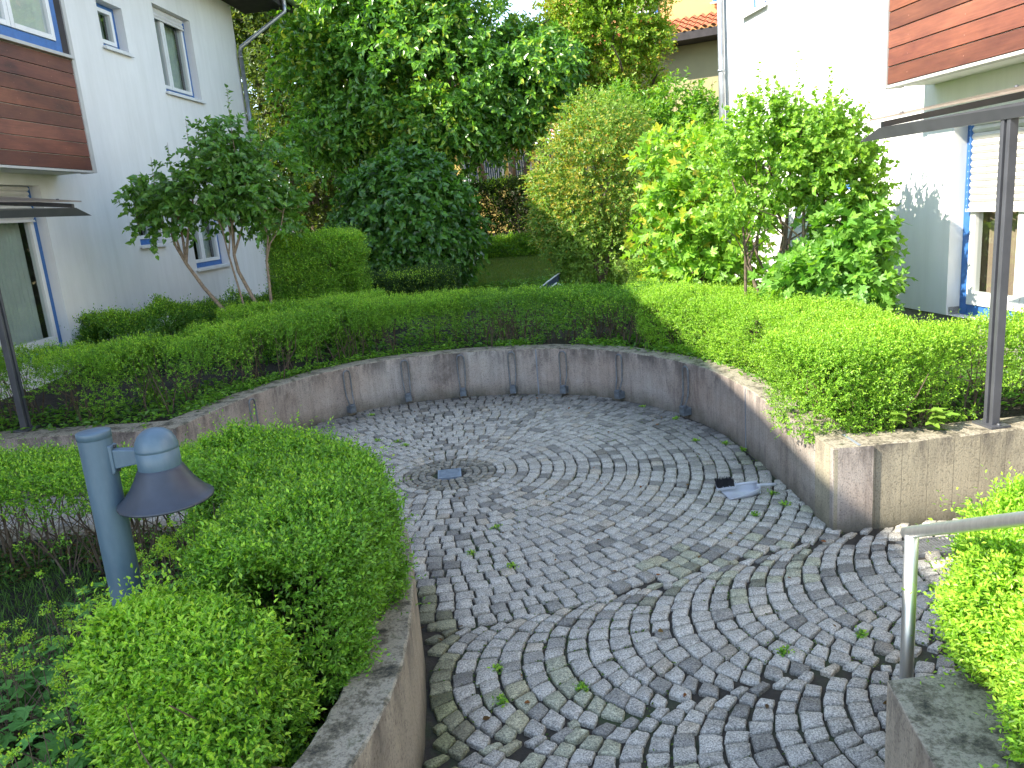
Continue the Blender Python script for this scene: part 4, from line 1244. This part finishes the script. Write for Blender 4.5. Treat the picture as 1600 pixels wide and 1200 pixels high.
mb = MB(); mb.box((-.115, -.016, .018), (.02, .034, .034)); mb.tube([(.01, .01, .026), (.08, .01, .032), (.17, .008, .034)], [.012, .009, .011], 10); mb.build('brush_back', M['pan'], t)

# ------------------------------------------------------------ garden cart beyond the hedge
def shr(mb): mb.v = [(.62 + (x - .5) * .62, 10.75 + (y - 10.7) * .62, .60 + (z - .66) * .86) for x, y, z in mb.v]
t = thing('garden_cart', 'dark tipped garden cart with a pale rim just showing over the hedge', 'garden cart', loc=(.62, 10.6, .62))
mb = MB()
mb.add([(.20, 10.5, .80), (.72, 10.45, 1.06), (.80, 10.9, 1.04), (.25, 10.95, .80), (.34, 10.58, .66), (.70, 10.55, .80), (.74, 10.82, .80), (.38, 10.85, .66)],
       [(0, 1, 5, 4), (1, 2, 6, 5), (2, 3, 7, 6), (3, 0, 4, 7), (4, 5, 6, 7)])
shr(mb); adopt(mb.build('tray', simple('cart_tray', (.05, .07, .10), .4), None), t)
mb = MB(); mb.tube([(.20, 10.5, .80), (.45, 10.46, .95), (.72, 10.44, 1.07), (.80, 10.9, 1.05), (.25, 10.95, .81), (.20, 10.5, .80)], .012, 6)
mb.tube([(.52, 10.42, .86), (.66, 10.40, .93), (.78, 10.42, .88), (.82, 10.45, .74)], .015, 6)
shr(mb); adopt(mb.build('rim', M['sill'], None), t)
mb = MB(); mb.tube([(.60, 10.60, .70), (.60, 10.66, .70)], .10, 20); shr(mb); adopt(mb.build('wheel', M['black_paint'], None), t)

# boulder in the bed
mb = MB(); bs = []
me = bpy.data.meshes.new('boulder'); import bmesh
bm = bmesh.new(); bmesh.ops.create_icosphere(bm, subdivisions=4, radius=1)
co = np.array([v.co[:] for v in bm.verts]); nz = vnoise(co, 1.6, 4) + .4 * vnoise(co, 4, 6)
for v, q in zip(bm.verts, nz): v.co = Vector((v.co.x * .115, v.co.y * .10, v.co.z * .11)) * (.75 + .35 * q)
bm.to_mesh(me); bm.free()
for p in me.polygons: p.use_smooth = True
o = link('boulder', me, simple('field_stone', (.27, .22, .14), .9, var=.45, scale=25, bmp=.6)); o.location = (-.69, 1.80, .36)
tag(o, 'rounded tan stone lying in the bed beside the near planter wall', 'stone')

# ------------------------------------------------------------ hedges
back = offset(CURVE, -0.52)
def sub(a, b): return back[a:b]
i_left = [p for p in back if p[0] < -0.62]; i_mid = [p for p in back if -0.42 < p[0] < 1.50 and p[1] > 6.8]
i_right = [p for p in back if p[0] > 1.6 and p[1] < 7.3]
hedge('hedge', 'long shaded clipped hedge curving behind the left part of the retaining wall', list(reversed(i_left)) and ([(-5.6, 6.55), (-4.2, 6.42), (-3.05, 6.35)] + [(-2.75, 6.75)] + [p for p in reversed(i_left) if p[0] > -2.75 and p[1] > 7.0]), .34, .42, 1.02, 21000, leaf=.021, seed=21, stems=9, low=.42, gap=.56, width_var=.06)
hedge('hedge', 'darker clipped hedge section above the middle of the wall, with bare stems showing', list(reversed(i_mid)), .30, .42, 1.00, 8000, leaf=.022, seed=22, stems=24, low=.48, gap=.58, width_var=.07,
      pal=[(0.10, 0.25, 0.045), (0.14, 0.31, 0.045), (0.07, 0.18, 0.03)])
hedge('hedge', 'bright sunlit clipped hedge on top of the right part of the curved wall', [(1.90, 4.50)] + [p for p in i_right if p[1] > 4.5] , .36, .42, 1.00, 26000, leaf=.018, seed=23, stems=8, low=.05, gap=.3,
      pal=[(0.20, 0.40, 0.05), (0.15, 0.32, 0.04), (0.25, 0.46, 0.06), (0.10, 0.21, 0.03)], tipf=.5)
hedge('hedge', 'looser sunlit hedge above the straight right wall, either side of the canopy post', [(2.05, 4.46), (2.6, 4.56), (3.4, 4.62), (4.6, 4.72)], .27, .42, .98, 11000, leaf=.020, seed=24, stems=12, low=.30, width_var=.07,
      pal=[(0.20, 0.40, 0.05), (0.15, 0.32, 0.04), (0.25, 0.46, 0.06), (0.10, 0.21, 0.03)], tipf=.5)
hedge('hedge', 'big rounded clipped hedge on the near left planter, bulging over the paving', [(-.80, 2.42), (-.81, 2.8), (-.92, 3.12), (-1.18, 3.26)], .27, .32, .93, 20000, leaf=.022, seed=25, stems=16, low=.22, gap=.44, width_var=.07, slen=.062, topgap=.33)
hedge('hedge', 'low hedge left of the bollard lamp with bare dark stems underneath', [(-1.60, 3.50), (-2.2, 3.62), (-3.4, 3.85)], .24, .30, .86, 11500, leaf=.021, seed=26, stems=30, low=.62, gap=.62)
hedge('hedge', 'bushy foreground hedge at the foot of the bollard lamp', [(-1.06, 2.02), (-.89, 1.96)], .175, .28, .80, 12500, leaf=.023, seed=27, stems=26, low=.34, gap=.50, width_var=.085, topgap=.38, slen=.06, nleaf=9, wshape=.48, shape='oval')
hedge('hedge', 'bright sunlit bush overhanging the near right planter behind the handrail', [(1.56, 2.02), (1.46, 1.68), (1.38, 1.3)], .26, .36, .84, 19000, leaf=.021, seed=28, stems=12, low=.0, gap=.2, width_var=.07, slen=.06,
      pal=[(0.21, 0.42, 0.05), (0.16, 0.34, 0.04), (0.26, 0.48, 0.06), (0.10, 0.21, 0.03)], tipf=.55)
hedge('low_hedge', 'low dark spreading hedge against the white wall behind the left hedge', [(-4.45, 8.9), (-4.1, 9.6), (-3.5, 10.0), (-2.9, 9.9)], .42, .50, .96, 12000, leaf=.036, seed=29, stems=3, low=.0, gap=.3, nleaf=6,
      pal=[(0.09, 0.22, 0.05), (0.07, 0.18, 0.04), (0.12, 0.28, 0.05)], tipf=.2, slen=.09, width_var=.16, topgap=.34)
hedge('low_hedge', 'low fresh green bushes between the lilac and the curved hedge', [(-2.9, 8.75), (-2.2, 9.0), (-1.75, 9.2)], .34, .50, .98, 8000, leaf=.028, seed=30, stems=3, low=.0, gap=.35, nleaf=6, tipf=.3, slen=.07)
hedge('tall_hedge', 'tall block-shaped clipped hedge right of the lilac', [(-2.62, 10.05), (-2.15, 10.3)], .36, .50, 1.70, 15000, leaf=.032, seed=31, stems=4, low=.05, gap=.35, width_var=.07, nleaf=6, slen=.08, tipf=.45)
hedge('tall_hedge', 'dark tall hedge closing the garden in front of the yellow house', [(-2.4, 20.2), (3.6, 20.8)], .55, .6, 2.42, 16000, leaf=.075, seed=32, stems=2, low=.02, gap=.45, nleaf=5, slen=.16, width_var=.12,
      pal=[(0.035, 0.075, 0.02), (0.025, 0.055, 0.015), (0.05, 0.10, 0.02)], tipf=.05)
hedge('shrub', 'small dark shrub between the block hedge and the big round bush', [(-1.7, 10.9), (-1.0, 11.1)], .38, .5, 1.08, 6500, leaf=.034, seed=33, stems=4, low=.0, gap=.35, nleaf=6, slen=.08,
      pal=[(0.045, 0.10, 0.025), (0.03, 0.075, 0.02)], tipf=.05, cat='shrub')
hedge('box_ball', 'small rounded box bush behind the hedge, below the yellowing maple shrub', [(1.72, 8.9), (1.85, 8.9)], .30, .5, 1.16, 8500, leaf=.018, seed=34, stems=2, low=.0, gap=.25, cat='shrub',
      pal=[(0.07, 0.16, 0.025), (0.055, 0.13, 0.02)], tipf=.2)
hedge('shrub', 'low sunlit shrubs at the back edge of the lawn', [(-.4, 19.3), (.5, 19.2), (1.8, 19.0)], .40, .6, 1.05, 3500, leaf=.07, seed=35, stems=2, low=.0, gap=.45, nleaf=5, slen=.12, cat='shrub', tipf=.5, width_var=.15)

# ------------------------------------------------------------ trees and shrubs
DARK = [(0.08, 0.20, 0.04), (0.055, 0.15, 0.035), (0.10, 0.24, 0.045)]
MIDG = [(0.12, 0.28, 0.045), (0.09, 0.22, 0.04), (0.15, 0.33, 0.05)]
YEL = [(0.20, 0.30, 0.03), (0.26, 0.33, 0.035), (0.15, 0.27, 0.03)]
plant('lilac_tree', 'small multi-stemmed lilac with heart-shaped leaves before the left house', 'tree',
      [(-3.45, 9.5, 2.35, .75, .6, .45), (-2.9, 9.5, 2.45, .52, .55, .45), (-3.9, 9.45, 2.2, .45, .45, .32), (-2.75, 9.6, 2.1, .38, .45, .28), (-3.1, 9.5, 2.8, .4, .4, .3)], 1080, .085, .062,
      [(0.095, 0.23, 0.055), (0.07, 0.18, 0.045), (0.13, 0.29, 0.06)], 41, shape='heart', base=(-3.3, 9.5, .55), slen=.20, nleaf=7, droop=.35, flat=.35, gap=.42, inner=.25, upd=.5, trunk=.03, bark='pale_bark', mat='leaf_gloss',
      stems=[((-3.35, 9.45, .5), [(-4.1, 9.4, 2.3), (-3.8, 9.5, 2.5), (-3.5, 9.5, 2.7), (-3.9, 9.5, 2.1)], 0.030, [(-3.4, 9.45, .9), (-3.62, 9.42, 1.25), (-3.78, 9.42, 1.55)]),
             ((-2.98, 9.5, .5), [(-3.2, 9.5, 2.6), (-2.8, 9.5, 2.7), (-3.0, 9.5, 2.8)], 0.028, [(-3.05, 9.5, 1.0), (-3.2, 9.5, 1.4), (-3.22, 9.5, 1.6)]),
             ((-3.12, 9.4, .5), [(-3.2, 9.5, 2.5), (-3.4, 9.5, 2.7)], 0.017, [(-3.18, 9.4, 1.1), (-3.25, 9.4, 1.6)]),
             ((-2.82, 9.5, .5), [(-2.7, 9.5, 2.4), (-2.5, 9.5, 2.2)], 0.023, [(-2.86, 9.5, 1.0), (-2.84, 9.5, 1.5)])],
      shoots=[(-3.55, 9.5, 2.75, .45), (-3.42, 9.5, 2.8, .35), (-3.02, 9.5, 3.05, .45), (-3.25, 9.5, 2.9, .3), (-4.0, 9.45, 2.5, .3), (-4.25, 9.4, 2.3, .25), (-3.8, 9.5, 2.65, .3), (-2.7, 9.5, 2.85, .3)])
plant('round_shrub', 'large dome-shaped dark green shrub with layered broad leaves, left of the lawn', 'shrub',
      [(-1.5, 12.5, 1.65, 1.10, 1.1, 1.10), (-1.42, 12.5, 2.2, .72, .75, .66), (-1.12, 12.4, 1.45, .62, .7, .62), (-1.85, 12.4, 1.3, .70, .8, .65)], 3600, .115, .085,
      [(0.06, 0.17, 0.035), (0.042, 0.125, 0.03), (0.095, 0.24, 0.045)], 42, shape='heart', base=(-1.5, 12.5, .55), slen=.16, nleaf=5, droop=.5, flat=.5, gap=.25, lump=.16, inner=.72, upd=.1, mat='leaf_gloss')
def far_(cl, k=1.18):      # same tree, standing deeper in the garden
    return [(c[0] * k, c[1] * k, 1.9 + (c[2] - 1.9) * k, c[3] * k, c[4] * k, c[5] * k) for c in cl]
plant('cherry_tree', 'big cherry tree with drooping glossy leaves filling the centre of the view', 'tree',
      far_([(-.9, 14, 4.1, 1.7, 1.5, 1.3), (-1.25, 14, 5.3, 1.2, 1.5, 1.1), (-2.3, 14, 4.2, 1.1, 1.1, .8), (-2.6, 13.8, 3.35, .95, .9, .55), (-1.9, 14, 5.4, 1.2, 1.1, .9), (.6, 14, 3.9, 1.05, 1.1, .85), (.65, 14, 4.15, .95, 1.1, .6),
       (-.3, 13.6, 3.38, 1.0, .9, .42), (.5, 13.7, 3.3, .75, .8, .35), (-2.9, 14, 4.75, .7, .8, .45), (-1.4, 13.4, 3.3, .9, .8, .5), (-1.9, 14.2, 6.4, 1.2, 1.4, .9)]), 11500, .15, .082,
      [(0.10, 0.25, 0.045), (0.07, 0.19, 0.04), (0.15, 0.33, 0.055)], 43, shape='oval', base=(-.83, 16.6, .65), slen=.30, nleaf=6, droop=.42, flat=.32, gap=.40, inner=.35, lump=.35, nsc=.9, upd=.15, trunk=.12, mat='leaf_gloss',
      tips=[(0.22, 0.40, 0.05), (0.28, 0.38, 0.06)], tipf=.35,
      stems=[((-.83, 16.6, .6), [c[:3] for c in far_([(-2.5, 14, 4.2, 1, 1, 1), (-1.8, 14, 5.4, 1, 1, 1), (-.3, 14, 5.8, 1, 1, 1), (1.0, 14, 4.9, 1, 1, 1), (.9, 13.8, 3.6, 1, 1, 1), (-1.6, 13.6, 3.6, 1, 1, 1), (-2.6, 13.8, 3.5, 1, 1, 1)])], .15, [(-.88, 16.6, 1.6), (-.94, 16.55, 2.7), (-.88, 16.5, 3.4)])])
plant('evergreen_tree', 'tall dark evergreen with mottled small foliage behind the left house', 'tree',
      [(-4.6, 19.5, 5.2, 1.5, 1.4, 2.2), (-4.0, 19.5, 3.2, 1.6, 1.4, 1.6), (-4.9, 19.5, 7.5, 1.5, 1.4, 1.6), (-3.0, 20.2, 6.0, 1.5, 1.3, 2.2), (-3.2, 20.2, 8.3, 1.4, 1.2, 1.6), (-5.4, 19.5, 2.5, 1.3, 1.2, 1.6), (-5.6, 19.8, 5.0, 1.2, 1.2, 2.0), (-5.8, 19.8, 7.6, 1.2, 1.2, 1.8)], 14500, .10, .058,
      [(0.09, 0.15, 0.045), (0.065, 0.12, 0.035), (0.13, 0.19, 0.05)], 44, shape='kite', base=(-4.4, 19.7, .7), slen=.22, nleaf=7, droop=.25, flat=.3, gap=.40, inner=.5, lump=.25, nsc=1.3, trunk=.14,
      tips=[(0.16, 0.20, 0.05)], tipf=.4)
plant('evergreen_tree', 'dark blue-green evergreen between the mottled evergreen and the cherry tree', 'tree',
      [(-2.2, 22.5, 8.5, 1.6, 1.4, 2.2), (-2.2, 22.5, 5.5, 1.6, 1.5, 2.4), (-3.2, 22.5, 3.5, 1.6, 1.5, 1.8), (-3.6, 22.8, 4.0, 2.0, 1.5, 2.6), (-3.4, 22.8, 1.8, 2.2, 1.3, 1.4), (-6.2, 23, 5, 2, 1.4, 3), (-5.6, 23, 8.5, 2, 1.4, 2)], 9500, .15, .085,
      [(0.018, 0.05, 0.03), (0.025, 0.065, 0.03)], 45, shape='kite', base=(-1.9, 22.5, .7), slen=.25, nleaf=7, droop=.2, gap=.34, inner=.5, trunk=.14)
plant('broadleaf_tree', 'yellow-green light-leaved tree before the orange house', 'tree',
      [(2.7, 17, 5.2, .95, .9, 1.1), (2.0, 17, 5.9, .8, .8, .9), (3.0, 17, 6.2, .6, .8, .7), (2.4, 17, 4.0, .8, .8, .7), (3.1, 17, 4.1, .6, .7, .6), (2.6, 17, 6.8, 1.1, 1, .9), (1.7, 17.2, 4.9, .6, .7, .7), (3.55, 17, 5.0, .25, .4, .3)], 9000, .08, .052,
      [(0.19, 0.34, 0.04), (0.15, 0.28, 0.035), (0.25, 0.40, 0.05)], 46, shape='kite', base=(2.6, 17, .7), slen=.22, nleaf=8, droop=.15, gap=.42, inner=.35, lump=.35, nsc=1.7, trunk=.08, tips=[(0.28, 0.33, 0.04), (0.32, 0.27, 0.06)], tipf=.35,
      shoots=[(3.6, 17, 5.6, .5)])
plant('broadleaf_tree', 'distant dark green tree against the patch of blue sky', 'tree',
      [(.2, 30, 7.0, 2.0, 1.8, 1.0), (2.5, 30, 7.3, 1.8, 1.8, 1.0), (1.2, 30, 6.6, 2.8, 2, 1.5), (-3.0, 30, 8.7, 2.0, 1.8, 1.6), (3.6, 30, 9.0, 1.2, 1.2, 1.5), (-3.5, 30, 7, 2.5, 2, 2)], 4200, .16, .09,
      [(0.035, 0.095, 0.03), (0.05, 0.12, 0.03)], 47, shape='kite', base=(1.0, 30, .9), slen=.35, nleaf=7, gap=.33, inner=.4, trunk=.2)
plant('shrub', 'tall rounded shrub with narrow cream-edged leaves, its left side in shade', 'shrub',
      [(1.42, 11, 2.1, .82, .85, .85), (1.55, 11, 2.75, .55, .6, .50), (1.08, 10.9, 1.65, .52, .6, .62), (1.85, 11, 1.9, .55, .7, .8), (1.45, 10.9, 1.1, .70, .7, .55), (.92, 11.1, 1.75, .40, .5, .60)], 6200, .062, .030,
      [(0.15, 0.28, 0.06), (0.11, 0.22, 0.05), (0.20, 0.33, 0.08)], 48, shape='kite', base=(1.4, 11, .6), slen=.17, nleaf=8, droop=.2, flat=.35, gap=.28, inner=.6, lump=.22, upd=.3,
      tips=[(0.30, 0.34, 0.09), (0.30, 0.26, 0.05)], tipf=.45)
plant('shrub', 'leafy green shrub rising between the cream-edged shrub and the right house corner', 'shrub',
      [(2.95, 12.6, 3.0, .55, .55, .6), (2.5, 12.6, 2.6, .7, .6, .7), (3.3, 12.2, 2.7, .5, .5, .6), (2.1, 12.8, 3.2, .4, .4, .4), (2.9, 12.4, 1.8, .9, .6, .9)], 2500, .085, .045, MIDG, 49, shape='oval', base=(2.8, 12.5, .6), slen=.2, nleaf=7, droop=.3, gap=.33, inner=.4,
      tips=[(0.18, 0.32, 0.03)], tipf=.35, shoots=[(2.9, 12.6, 3.45, .35), (3.35, 12.2, 3.2, .3)])
plant('maple_shrub', 'maple shrub with lobed leaves, orange and yellow at its top', 'shrub',
      [(2.05, 8.4, 2.15, .50, .5, .42), (1.95, 8.3, 1.6, .45, .5, .50), (2.25, 8.2, 1.35, .5, .5, .5), (2.35, 8.4, 1.9, .4, .45, .5), (2.1, 8.2, 1.0, .5, .45, .35)], 950, .125, .125,
      [(0.17, 0.36, 0.05), (0.13, 0.29, 0.045), (0.22, 0.42, 0.06)], 50, shape='maple', base=(2.15, 8.3, .5), slen=.16, nleaf=5, droop=.35, flat=.35, gap=.28, inner=.35, upd=.3, tips=[(0.30, 0.44, 0.05), (0.36, 0.40, 0.06), (0.36, 0.33, 0.06)], tipf=.20, trunk=.02)
plant('shrub', 'round-leaved multi-stemmed shrub with long shoots before the sunlit wall', 'shrub',
      far_([(2.55, 7.4, 2.15, .52, .42, .42), (2.95, 7.2, 2.20, .45, .42, .42), (2.28, 7.4, 1.85, .36, .40, .34), (3.05, 7.2, 1.80, .34, .34, .26), (3.20, 7.15, 2.02, .24, .28, .22), (2.6, 7.4, 2.5, .35, .35, .2), (3.34, 7.1, 1.72, .12, .14, .08)], .90), 1750, .052, .040,
      [(0.18, 0.36, 0.06), (0.14, 0.30, 0.055), (0.23, 0.42, 0.07)], 51, shape='heart', base=(2.358, 6.570, 0.450), slen=.13, nleaf=7, droop=.15, flat=.35, gap=.40, inner=.3, upd=.45, trunk=.017,
      stems=[((2.322, 6.570, 0.450), [(2.250, 6.660, 2.260), (2.070, 6.660, 1.990), (2.520, 6.570, 2.350)], .020), ((2.448, 6.570, 0.450), [(2.610, 6.480, 2.260), (2.970, 6.435, 1.990), (2.385, 6.660, 2.440)], .022), ((2.160, 6.615, 0.450), [(1.980, 6.660, 2.080), (2.250, 6.660, 2.170)], .018), ((2.520, 6.525, 0.450), [(2.700, 6.480, 2.080), (3.060, 6.390, 1.765)], .016), ((2.394, 6.660, 0.450), [(2.430, 6.570, 2.440), (2.160, 6.660, 2.170)], .018)],
      shoots=[(2.205, 6.660, 2.485, .42), (2.475, 6.570, 2.440, .5), (2.340, 6.660, 2.530, .3), (2.700, 6.480, 2.395, .4), (2.070, 6.660, 2.440, .3), (2.835, 6.480, 2.260, .38), (3.015, 6.435, 2.080, .35), (2.610, 6.480, 2.440, .2)])
plant('maple_shrub', 'dark green lobed-leaf maple growing low at the foot of the sunlit wall', 'shrub',
      far_([(3.12, 7.0, 1.38, .30, .35, .32), (2.80, 6.9, 1.06, .38, .4, .20), (3.06, 6.8, 1.02, .26, .35, .34), (3.18, 7.0, 1.25, .16, .25, .22)], .90), 720, .115, .115,
      [(0.14, 0.33, 0.07), (0.11, 0.26, 0.06), (0.18, 0.38, 0.07)], 52, shape='maple', base=(2.6, 6.3, .45), slen=.15, nleaf=5, droop=.4, flat=.4, gap=.26, inner=.35, upd=.3, trunk=.015)

# ------------------------------------------------------------ herbs, grass and litter
def herb(name, label, cat, pts, seed, leaf, z, stalk=.2, head=True, pal=None, group=None):
    r = np.random.default_rng(seed); sets = []; t = thing(name, label, cat, group, loc=(pts[0][0], pts[0][1], z))
    P, D, Nn = [], [], []
    mb = MB()
    for (x, y) in pts:
        for k in range(10):
            a = r.uniform(0, 6.28); h_ = r.uniform(.3, 1) * stalk; q = np.array([x + math.cos(a) * h_ * .5, y + math.sin(a) * h_ * .5, z + h_])
            P.append(q); D.append([math.cos(a), math.sin(a), r.uniform(-.3, .2)]); Nn.append([r.normal(0, .25), r.normal(0, .25), 1])
            mb.tube([(x, y, z), ((x + q[0]) / 2, (y + q[1]) / 2, z + h_ * .7), tuple(q)], [.003, .0025, .002], 4, False)
    P, D, Nn = np.array(P), unit(np.array(D, float)), unit(np.array(Nn, float))
    sets.append(leaf_faces(P, D, Nn, r.uniform(.7, 1.2, len(P)) * leaf, r.uniform(.8, 1.2, len(P)) * leaf, palette(len(P), pal or [(0.10, 0.26, 0.07), (0.08, 0.21, 0.06)], r=r), 'maple'))
    adopt(foliage('leaves', sets, M['leaf_dull']), t)
    if head:
        hp = []
        for (x, y) in pts:
            for k in range(2):
                cx_, cy_, cz_ = x + r.normal(0, .05), y + r.normal(0, .05), z + stalk * r.uniform(1.0, 1.6)
                mb.tube([(x, y, z), (cx_, cy_, cz_)], [.002, .0015], 4, False)
                hp.append(np.array([cx_, cy_, cz_]) + r.normal(0, .012, (42, 3)) * np.array([1, 1, .5]))
        hp = np.concatenate(hp); n_ = len(hp); dd = unit(r.normal(0, 1, (n_, 3))); nn2 = unit(np.cross(dd, r.normal(0, 1, (n_, 3))))
        v, f, k, c = leaf_faces(hp, dd, nn2, np.full(n_, .009), np.full(n_, .007), palette(n_, [(0.26, 0.46, 0.05), (0.34, 0.50, 0.06), (0.18, 0.36, 0.05)], r=r), 'kite')
        adopt(foliage('flower_heads', [(v, f, k, c)], M['leaf']), t)
    adopt(mb.build('stalks', M['twig'], None), t)
rh = np.random.default_rng(77)
def scat(cx, cy, sx__, sy__, n): return [(cx + rh.uniform(-sx__, sx__), cy + rh.uniform(-sy__, sy__)) for _ in range(n)]
herb('flowering_herb', 'yellow-flowering herb clump between the lamp post and the rounded hedge', 'plant', scat(-1.30, 2.78, .24, .26, 40), 61, .075, .30, .30)
herb('flowering_herb', 'yellow-flowering herb clump left of the lamp post', 'plant', scat(-1.66, 2.45, .17, .26, 24), 62, .075, .30, .24)
herb('flowering_herb', 'straggling yellow-flowering herb along the left side of the foreground hedge', 'plant', scat(-1.38, 1.95, .06, .28, 20), 63, .085, .28, .24)
herb('seedling', 'pale lobed-leaf seedling in front of the looser right hedge', 'plant', [(2.28, 4.20), (2.34, 4.24)], 64, .12, .42, .2, head=False, pal=[(0.15, 0.28, 0.05)])
# ivy and weeds at the foot of the wall hedges
def carpet(name, label_kind, pts, leaf, pal, seed, shape='kite', hgt=.05, mat='leaf'):
    r = np.random.default_rng(seed); n_ = len(pts)
    D = unit(np.concatenate([r.normal(0, 1, (n_, 2)), r.uniform(0, .9, (n_, 1))], 1)); Nn = unit(np.concatenate([r.normal(0, .5, (n_, 2)), np.ones((n_, 1))], 1))
    Nn = unit(Nn - D * (Nn * D).sum(1, keepdims=True))
    P = pts + np.concatenate([np.zeros((n_, 2)), r.uniform(0, hgt, (n_, 1))], 1)
    o = foliage(name, [leaf_faces(P, D, Nn, r.uniform(.6, 1.2, n_) * leaf, r.uniform(.6, 1.2, n_) * leaf * .6, palette(n_, pal, r=r), shape)], M[mat])
    return tag(o, kind='stuff')
r_ = np.random.default_rng(5)
bk = np.array(offset(CURVE, -.25)); idx = r_.integers(0, len(bk) - 1, 9000); f_ = r_.random(9000)[:, None]
pp = bk[idx] * (1 - f_) + bk[idx + 1] * f_ + r_.normal(0, .045, (9000, 2))
cl_ = vnoise(np.concatenate([pp, pp[:, :1] * 0], 1), 3.0, 8) > .42
pp = pp[cl_]; pp = pp[~((pp[:, 0] > 1.2) & (pp[:, 1] < 6.2))]; carpet('ground_cover', None, np.concatenate([pp, np.full((len(pp), 1), .44)], 1), .035, PRIVET, 71, 'oval', .09)
# ground cover in the beds behind
N_ = 60000
q = np.stack([r_.uniform(-4.6, 3.9, N_), r_.uniform(4.5, 13, N_)], 1)
q = q[~inside(q[:, 0], q[:, 1], COURT)]; q = q[(vnoise(np.concatenate([q, q[:, :1] * 0], 1), 1.4, 12) > .40)]
carpet('ground_cover', None, np.concatenate([q, rise(q[:, 0], q[:, 1])[:, None]], 1), .05, DARK + MIDG, 72, 'oval', .10)
N_ = 26000
q = np.stack([r_.uniform(-3, -.6, N_), r_.uniform(1.2, 4, N_)], 1)
q = q[inside(q[:, 0], q[:, 1], PLANTER_L)]; q = q[(vnoise(np.concatenate([q, q[:, :1] * 0], 1), 2.2, 13) > .38)]
carpet('ground_cover', None, np.concatenate([q, np.full((len(q), 1), .31)], 1), .03, [(0.05, 0.12, 0.03), (0.07, 0.16, 0.04), (0.10, 0.07, 0.04)], 73, 'kite', .06)
# rough grass in the near planter
N_ = 22000
q = np.stack([r_.uniform(-3.2, -.9, N_), r_.uniform(1.0, 3.9, N_)], 1)
q = q[inside(q[:, 0], q[:, 1], PLANTER_L)]; q = q[(vnoise(np.concatenate([q, q[:, :1] * 0], 1), 1.8, 19) > .40)]
P_ = np.concatenate([q, np.full((len(q), 1), .30)], 1); n_ = len(P_)
D = unit(np.concatenate([r_.normal(0, .6, (n_, 2)), np.ones((n_, 1))], 1)); Nn = unit(np.cross(D, np.concatenate([r_.normal(0, 1, (n_, 2)), np.zeros((n_, 1))], 1)))
o = foliage('grass', [leaf_faces(P_, D, Nn, r_.uniform(.03, .09, n_), r_.uniform(.003, .006, n_), palette(n_, [(0.05, 0.12, 0.03), (0.08, 0.17, 0.04)], r=r_), 'kite')], M['leaf_dull'])
tag(o, kind='stuff')
# lawn
N_ = 150000
q = np.stack([r_.uniform(-2.5, 4.5, N_), 11.2 + 9 * r_.random(N_) ** 1.2], 1)
P_ = np.concatenate([q, rise(q[:, 0], q[:, 1])[:, None]], 1); n_ = len(P_)
D = unit(np.concatenate([r_.normal(0, .5, (n_, 2)), np.ones((n_, 1))], 1)); Nn = unit(np.cross(D, np.concatenate([r_.normal(0, 1, (n_, 2)), np.zeros((n_, 1))], 1)))
o = foliage('lawn', [leaf_faces(P_, D, Nn, r_.uniform(.03, .075, n_), r_.uniform(.006, .012, n_), palette(n_, [(0.07, 0.16, 0.03), (0.10, 0.20, 0.035), (0.15, 0.20, 0.045)], r=r_), 'kite')], M['leaf'])
tag(o, kind='stuff')
# moss and weeds in the joints
N_ = 70000
q = np.stack([r_.uniform(-2.6, 3.4, N_), r_.uniform(2.0, 7.9, N_)], 1)
q3 = np.concatenate([q, q[:, :1] * 0], 1)
mk = (vnoise(q3, 1.3, 15) * .55 + vnoise(q3, 4.5, 16) * .45 > .60)
mk |= (np.linalg.norm(q - np.array([1.4, 4.2]), axis=1) < .45) & (r_.random(N_) < .5)
mk |= (np.abs(np.linalg.norm(q - D0, axis=1) - .42) < .03) & (r_.random(N_) < .8)
q = q[mk]
# keep only points that fall in a joint
Qc = cen; keepm = np.zeros(len(q), bool)
for i0 in range(0, len(q), 2000):
    qq = q[i0:i0 + 2000]
    d2 = ((qq[:, None] - Qc[None]) ** 2).sum(2); near = np.argpartition(d2, 4, 1)[:, :4]
    ins = np.zeros(len(qq), bool)
    for k in range(4):
        poly = Q[near[:, k]]
        s_ = np.ones(len(qq), bool); sgn = None
        cr = []
        for e in range(4):
            a, b = poly[:, e], poly[:, (e + 1) % 4]
            L_ = np.linalg.norm(b - a, axis=1) + 1e-9
            cr.append(((b[:, 0] - a[:, 0]) * (qq[:, 1] - a[:, 1]) - (b[:, 1] - a[:, 1]) * (qq[:, 0] - a[:, 0])) / L_)
        cr = np.array(cr)
        ins |= (cr > .007).all(0) | (cr < -.007).all(0)
    keepm[i0:i0 + 2000] = ~ins
q = q[keepm & inside(q[:, 0], q[:, 1], COURT_IN)]
carpet('joint_moss', None, np.concatenate([q, np.full((len(q), 1), -.008)], 1), .014, [(0.06, 0.13, 0.018), (0.09, 0.17, 0.02), (0.05, 0.09, 0.02)], 74, 'kite', .008)
# small weeds standing in the joints
wd = []
for k in range(46):
    x, y = q[r_.integers(0, len(q))]
    wd.append(np.stack([r_.normal(x, .013, 40), r_.normal(y, .013, 40), np.full(40, -.004)], 1))
carpet('weeds', None, np.concatenate(wd), .022, FRESH + PRIVET, 75, 'kite', .02)
# dry leaf litter
lt = []
q = np.stack([r_.uniform(-1.2, 3.0, 60), r_.uniform(2.2, 7.5, 60)], 1); q = q[inside(q[:, 0], q[:, 1], COURT_IN)]
carpet('leaf_litter', None, np.concatenate([q, np.full((len(q), 1), .008)], 1), .03, [(0.20, 0.08, 0.03), (0.14, 0.09, 0.04), (0.10, 0.06, 0.03)], 76, 'oval', .003, 'leaf_dull')
